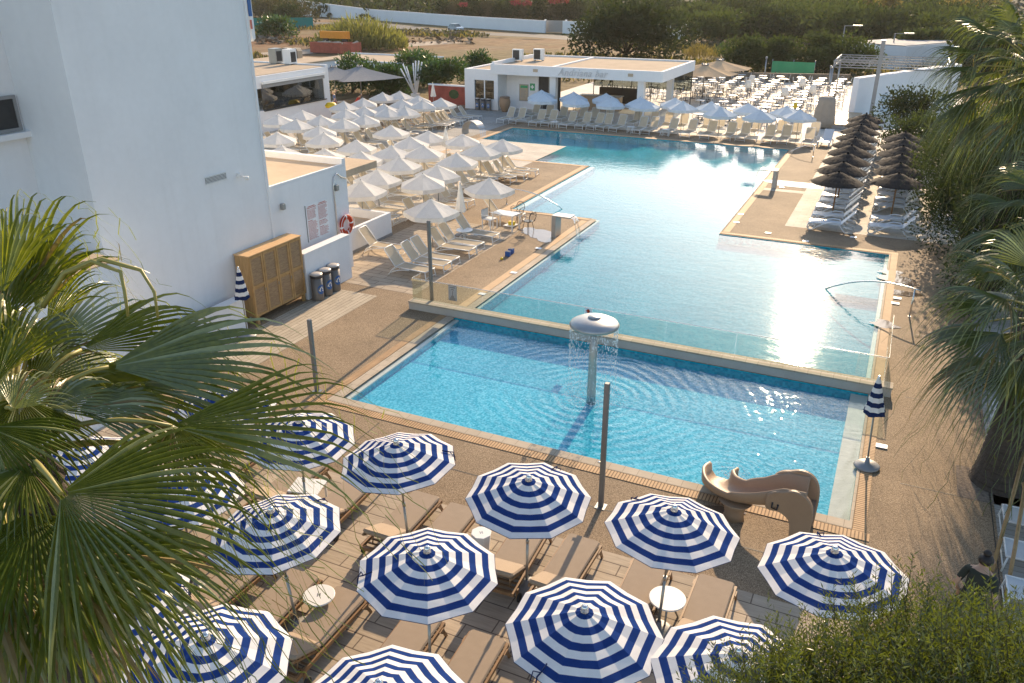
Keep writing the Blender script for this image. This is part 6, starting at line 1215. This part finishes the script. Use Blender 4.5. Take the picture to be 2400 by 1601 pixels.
# foreground olive
ol = thing("olive_tree", "olive tree crown with fine leaves filling the lower right corner", "tree", (0, 0, 0)); lob = []
for (px, py, d, r) in ((1740, 1590, 4.9, .26), (1830, 1545, 5.0, .30), (1930, 1520, 5.1, .34), (2040, 1490, 5.15, .36), (2140, 1455, 5.25, .40), (2240, 1440, 5.3, .40), (2330, 1470, 5.25, .42), (2420, 1480, 5.2, .45), (1960, 1640, 4.8, .42), (2150, 1620, 4.75, .48), (2330, 1620, 4.7, .5), (2450, 1640, 4.7, .5), (1810, 1660, 4.7, .4)): lob.append((OD(px, py + 130 + (75 if 2200 < px < 2430 and py < 1500 else 0), d), r))
Tr = np.array([.95, 4.1, 0.]); b = MB(); b.tube([tuple(Tr), tuple(Tr + [-.05, 0, 2.2]), tuple(Tr + [.1, -.05, 4.2]), tuple(np.mean([l[0] for l in lob], 0) - [0, 0, .3])], [.16, .13, .10, .06], 9)
for c, r in lob: b.tube([tuple(Tr + [.1, -.05, 4.2]), tuple((Tr + [.1, -.05, 4.4] + c) / 2), tuple(c)], [.05, .03, .012], 5)
b.build("trunk", "bark", ol); Pl, Dl = [], []; tw = MB(); rs = random.Random(3)
for c, r in lob:
    for k in range(int(310 * r * r / .14)):
        d = unit(np.array([rs.gauss(0, 1), rs.gauss(0, 1), rs.gauss(.35, .9)])); st = c + d * r * rs.uniform(.35, 1.02); dr = unit(d * .7 + np.array([rs.gauss(0, .35), rs.gauss(0, .35), .9])); L_ = rs.uniform(.14, .30) * (1.35 if rs.random() < .12 else 1); n = int(L_ / .0105)
        tw.tube([tuple(st), tuple(st + dr * L_)], [.0028, .001], 3, 0, False) if rs.random() < .35 else None
        e1 = unit(np.cross(dr, np.array([rs.gauss(0, 1), rs.gauss(0, 1), rs.gauss(0, 1)]))); e2 = np.cross(dr, e1)
        for j in range(n): u = (j + 1) / n; a = (j % 2) * math.pi + (j // 2) * 1.57; Pl.append(st + dr * L_ * u); Dl.append(dr * .75 + (e1 * math.cos(a) + e2 * math.sin(a)) * .75)
tw.build("twigs", "bark", ol); Pl, Dl = np.array(Pl), np.array(Dl); N = len(Pl); quads("crown", leafcards(Pl, Dl, nr.uniform(.026, .05, N), nr.uniform(.005, .0095, N)), "olive_leaf", ol)
# ------------------------------------------------------------------ bamboo poles, shaded loungers, people
t = thing("bamboo_tripod", "leaning bamboo poles tied together at the right edge", "poles", (0, 0, 0))
for (p0, p1) in ((np.array([2.93, 14.6, 0]), OX(2412, 1015, 3.55)), (np.array([3.05, 13.55, 0]), OX(2400, 1155, 3.35)), (np.array([3.75, 14.9, 0]), OX(2402, 1150, 3.38))): b = MB(); b.tube([tuple(p0), tuple((p0 + p1) / 2 + [.01, 0, 0]), tuple(p1 + (p1 - p0) * .1)], .035, 8); b.build("pole", "bamboo", t)
mkl = mk_sling("sling_white", "paint_white", "pale_lounger", "pale loungers in the shade at the right edge", 40)
for i, (x, y) in enumerate(((4.0, 12.6), (4.0, 13.8), (4.05, 15.0), (4.1, 16.2), (4.2, 20.0), (4.2, 21.2))): place("pale", mkl, (x, y, .006), R(90), "pale cushioned lounger in the shade at the right edge, %s from the front" % ORD[i])
mat("skin", (.45, .27, .18), .55, 0, .08, 8); mat("hair_dark", (.018, .012, .009), .6, 0, .3, 20); mat("hair_blond", (.45, .33, .18), .6, 0, .2, 20); mat("shirt_dark", (.022, .028, .02), .85, 0, .15, 8); mat("trousers_dark", (.02, .02, .024), .85, 0, .15, 8); mat("shirt_olive", (.10, .085, .05), .85, 0, .15, 8); mat("cloth_red", (.42, .05, .03), .8, 0, .15, 8); mat("cloth_blue", (.06, .10, .22), .8, 0, .15, 8)
def person(label, loc, rz, body_m, leg_m, hair_m, lean=0., bun=False, arms=((.25, -.05, 1.08), (.22, .12, .88)), bald=False):
    J = {}; p = lambda n, x, y, z, r, par: J.__setitem__(n, (np.array([x, y, z]), r, par)); ly = lambda z: lean * max(0, z - .9)
    p('pelvis', 0, 0, .95, (.155, .11), None); p('waist', 0, ly(1.1), 1.10, (.145, .10), 'pelvis'); p('chest', 0, ly(1.3), 1.30, (.17, .115), 'waist'); p('sh', 0, ly(1.44), 1.43, (.12, .09), 'chest'); p('neck', 0, ly(1.5) + .01, 1.50, (.058, .058), 'sh'); p('jaw', 0, ly(1.56) + .035, 1.565, (.072, .08), 'neck'); p('head', 0, ly(1.64) + .03, 1.65, (.082, .098), 'jaw'); p('top', 0, ly(1.72) + .015, 1.725, (.055, .065), 'head')
    for s, k in ((-1, 'l'), (1, 'r')):
        p('so' + k, s * .165, ly(1.42), 1.41, (.06, .06), 'sh'); e, h = arms; p('el' + k, s * e[0], e[1] + ly(1.2), e[2], (.042, .042), 'so' + k); p('wr' + k, s * h[0], h[1] + ly(1.0), h[2], (.028, .028), 'el' + k); p('hand' + k, s * h[0], h[1] + .03 + ly(.9), h[2] - .07, (.036, .022), 'wr' + k)
        for j, (dx, L_) in enumerate(((-.024, .07), (-.008, .085), (.008, .08), (.024, .06))): p('f%d%s' % (j, k), s * h[0] + dx, h[1] + .05 + ly(.85), h[2] - .09 - L_, (.009, .009), 'hand' + k)
        p('th' + k, s * (h[0] - .05), h[1] + .05 + ly(.9), h[2] - .10, (.010, .010), 'hand' + k)
        p('hip' + k, s * .09, 0, .88, (.095, .10), 'pelvis'); p('knee' + k, s * .10, .02 + .06 * s, .48, (.062, .066), 'hip' + k); p('ank' + k, s * .105, -.02 + .06 * s, .09, (.04, .042), 'knee' + k); p('toe' + k, s * .115, .12 + .06 * s, .035, (.04, .03), 'ank' + k)
    names = list(J); idx = {n: i for i, n in enumerate(names)}; me = bpy.data.meshes.new("person"); me.from_pydata([tuple(J[n][0]) for n in names], [(idx[n], idx[J[n][2]]) for n in names if J[n][2]], []); o = bpy.data.objects.new("person", me); COL.objects.link(o)
    md = o.modifiers.new("skin", 'SKIN'); sv = me.skin_vertices[0].data
    for n in names: sv[idx[n]].radius = J[n][1]
    sv[0].use_root = True; ss = o.modifiers.new("sub", 'SUBSURF'); ss.levels = ss.render_levels = 2
    dg = bpy.context.evaluated_depsgraph_get(); m2 = bpy.data.meshes.new_from_object(o.evaluated_get(dg)); o.modifiers.clear(); o.data = m2; m2.materials.clear()
    for m in ("skin", body_m, leg_m, "black_paint"): m2.materials.append(MATS[m])
    for f in m2.polygons: c = f.center; z = c.z; f.use_smooth = True; f.material_index = 3 if z < .08 else (2 if z < .92 and abs(c.x) < .2 else (1 if .92 <= z < 1.465 and not (abs(c.x) > .19 and z < 1.22) else 0))
    o.location = tuple(map(float, loc)); o.rotation_euler = (0, 0, rz); tag(o, label, "person")
    hm = MB(); rs_ = []; cy_, cz = ly(1.64) + .005, 1.655
    for k in range(8): v = R(-35 + 125 * k / 7); rr = math.cos(v); rs_.append([(.096 * rr * math.cos(a), cy_ - .012 + (.112 * rr * math.sin(a)) * (1 if math.sin(a) < 0 else .72), cz + .105 * math.sin(v)) for a in np.linspace(0, 2 * math.pi, 16, endpoint=False)])
    hm.loft(rs_, smooth=True)
    if bun: hm.lathe([(.02, 0), (.05, .03), (.055, .06), (.03, .10), (.005, .11)], 10, (0, cy_ - .03, cz + .08))
    hm.build("hair", hair_m, o); fm = MB(); fy = ly(1.64) + .03
    for s in (-1, 1): fm.lathe([(.004, -.008), (.011, 0), (.004, .008)], 8, (s * .033, fy + .092, 1.645)); fm.lathe([(.006, -.03), (.018, 0), (.006, .03)], 6, (s * .088, fy + .0, 1.64), 1)
    fm.lathe([(.016, -.02), (.012, .0), (.004, .03)], 6, (0, fy + .10, 1.615), 1); fm.box(-.022, .022, fy + .082, fy + .094, 1.572, 1.58, 2); fm.build("face", ["hair_dark", "skin", "red_print"], o); return o
person("person in dark clothes with hair in a bun, seen behind the olive leaves", (2.33, 12.35, 0), R(-25), "shirt_dark", "trousers_dark", "hair_dark", .16, True).scale = (1.2, 1.15, 1.0)
px_ = G(783, 262); person("person in olive clothes walking past the kiosk corner", (px_[0] - .1, px_[1] + .4, 0), R(-60), "shirt_olive", "trousers_dark", "hair_blond", .1)
px_ = G(776, 270); person("person with fair hair close to the kiosk corner, partly hidden", (px_[0] - .2, px_[1] + .9, -.0), R(120), "cloth_blue", "cloth_red", "hair_blond", .05)
px_ = G(824, 262); person("person in red bending forward behind the cream parasols near the kiosk", (px_[0], px_[1] + .5, -.35), R(-70), "cloth_red", "trousers_dark", "hair_dark", .75, arms=((.22, .15, 1.1), (.2, .38, .92)))
b = MB(); c = G(776, 250, 1.2); b.lathe([(.05, 0), (.42, .04), (.45, .2), (.3, .38), (.02, .42)], 18); o = b.build("yellow_parasol", "yellow", None, (c[0], c[1], 1.1)); p_ = MB(); p_.tube([(0, 0, -1.1), (0, 0, .05)], .03, 6); p_.build("stand", "metal_grey", o); tag(o, "round yellow sign on a stand at the kiosk corner", "sign"); o.name = "round_sign"

# ------------------------------------------------------------------ air
m = NM("haze"); m.t.nodes.remove(m.p); pv = m.n("ShaderNodeVolumePrincipled"); pv.inputs['Color'].default_value = (.95, .92, .86, 1); pv.inputs['Density'].default_value = .00013; pv.inputs['Anisotropy'].default_value = .35; m.l(pv.outputs[0], m.out.inputs['Volume'])
b = MB(); b.box(-800, 600, -90, 660, -2.2, 46); o = b.build("haze", "haze"); o['kind'] = 'stuff'; o['label'] = "thin warm summer haze over the whole place"
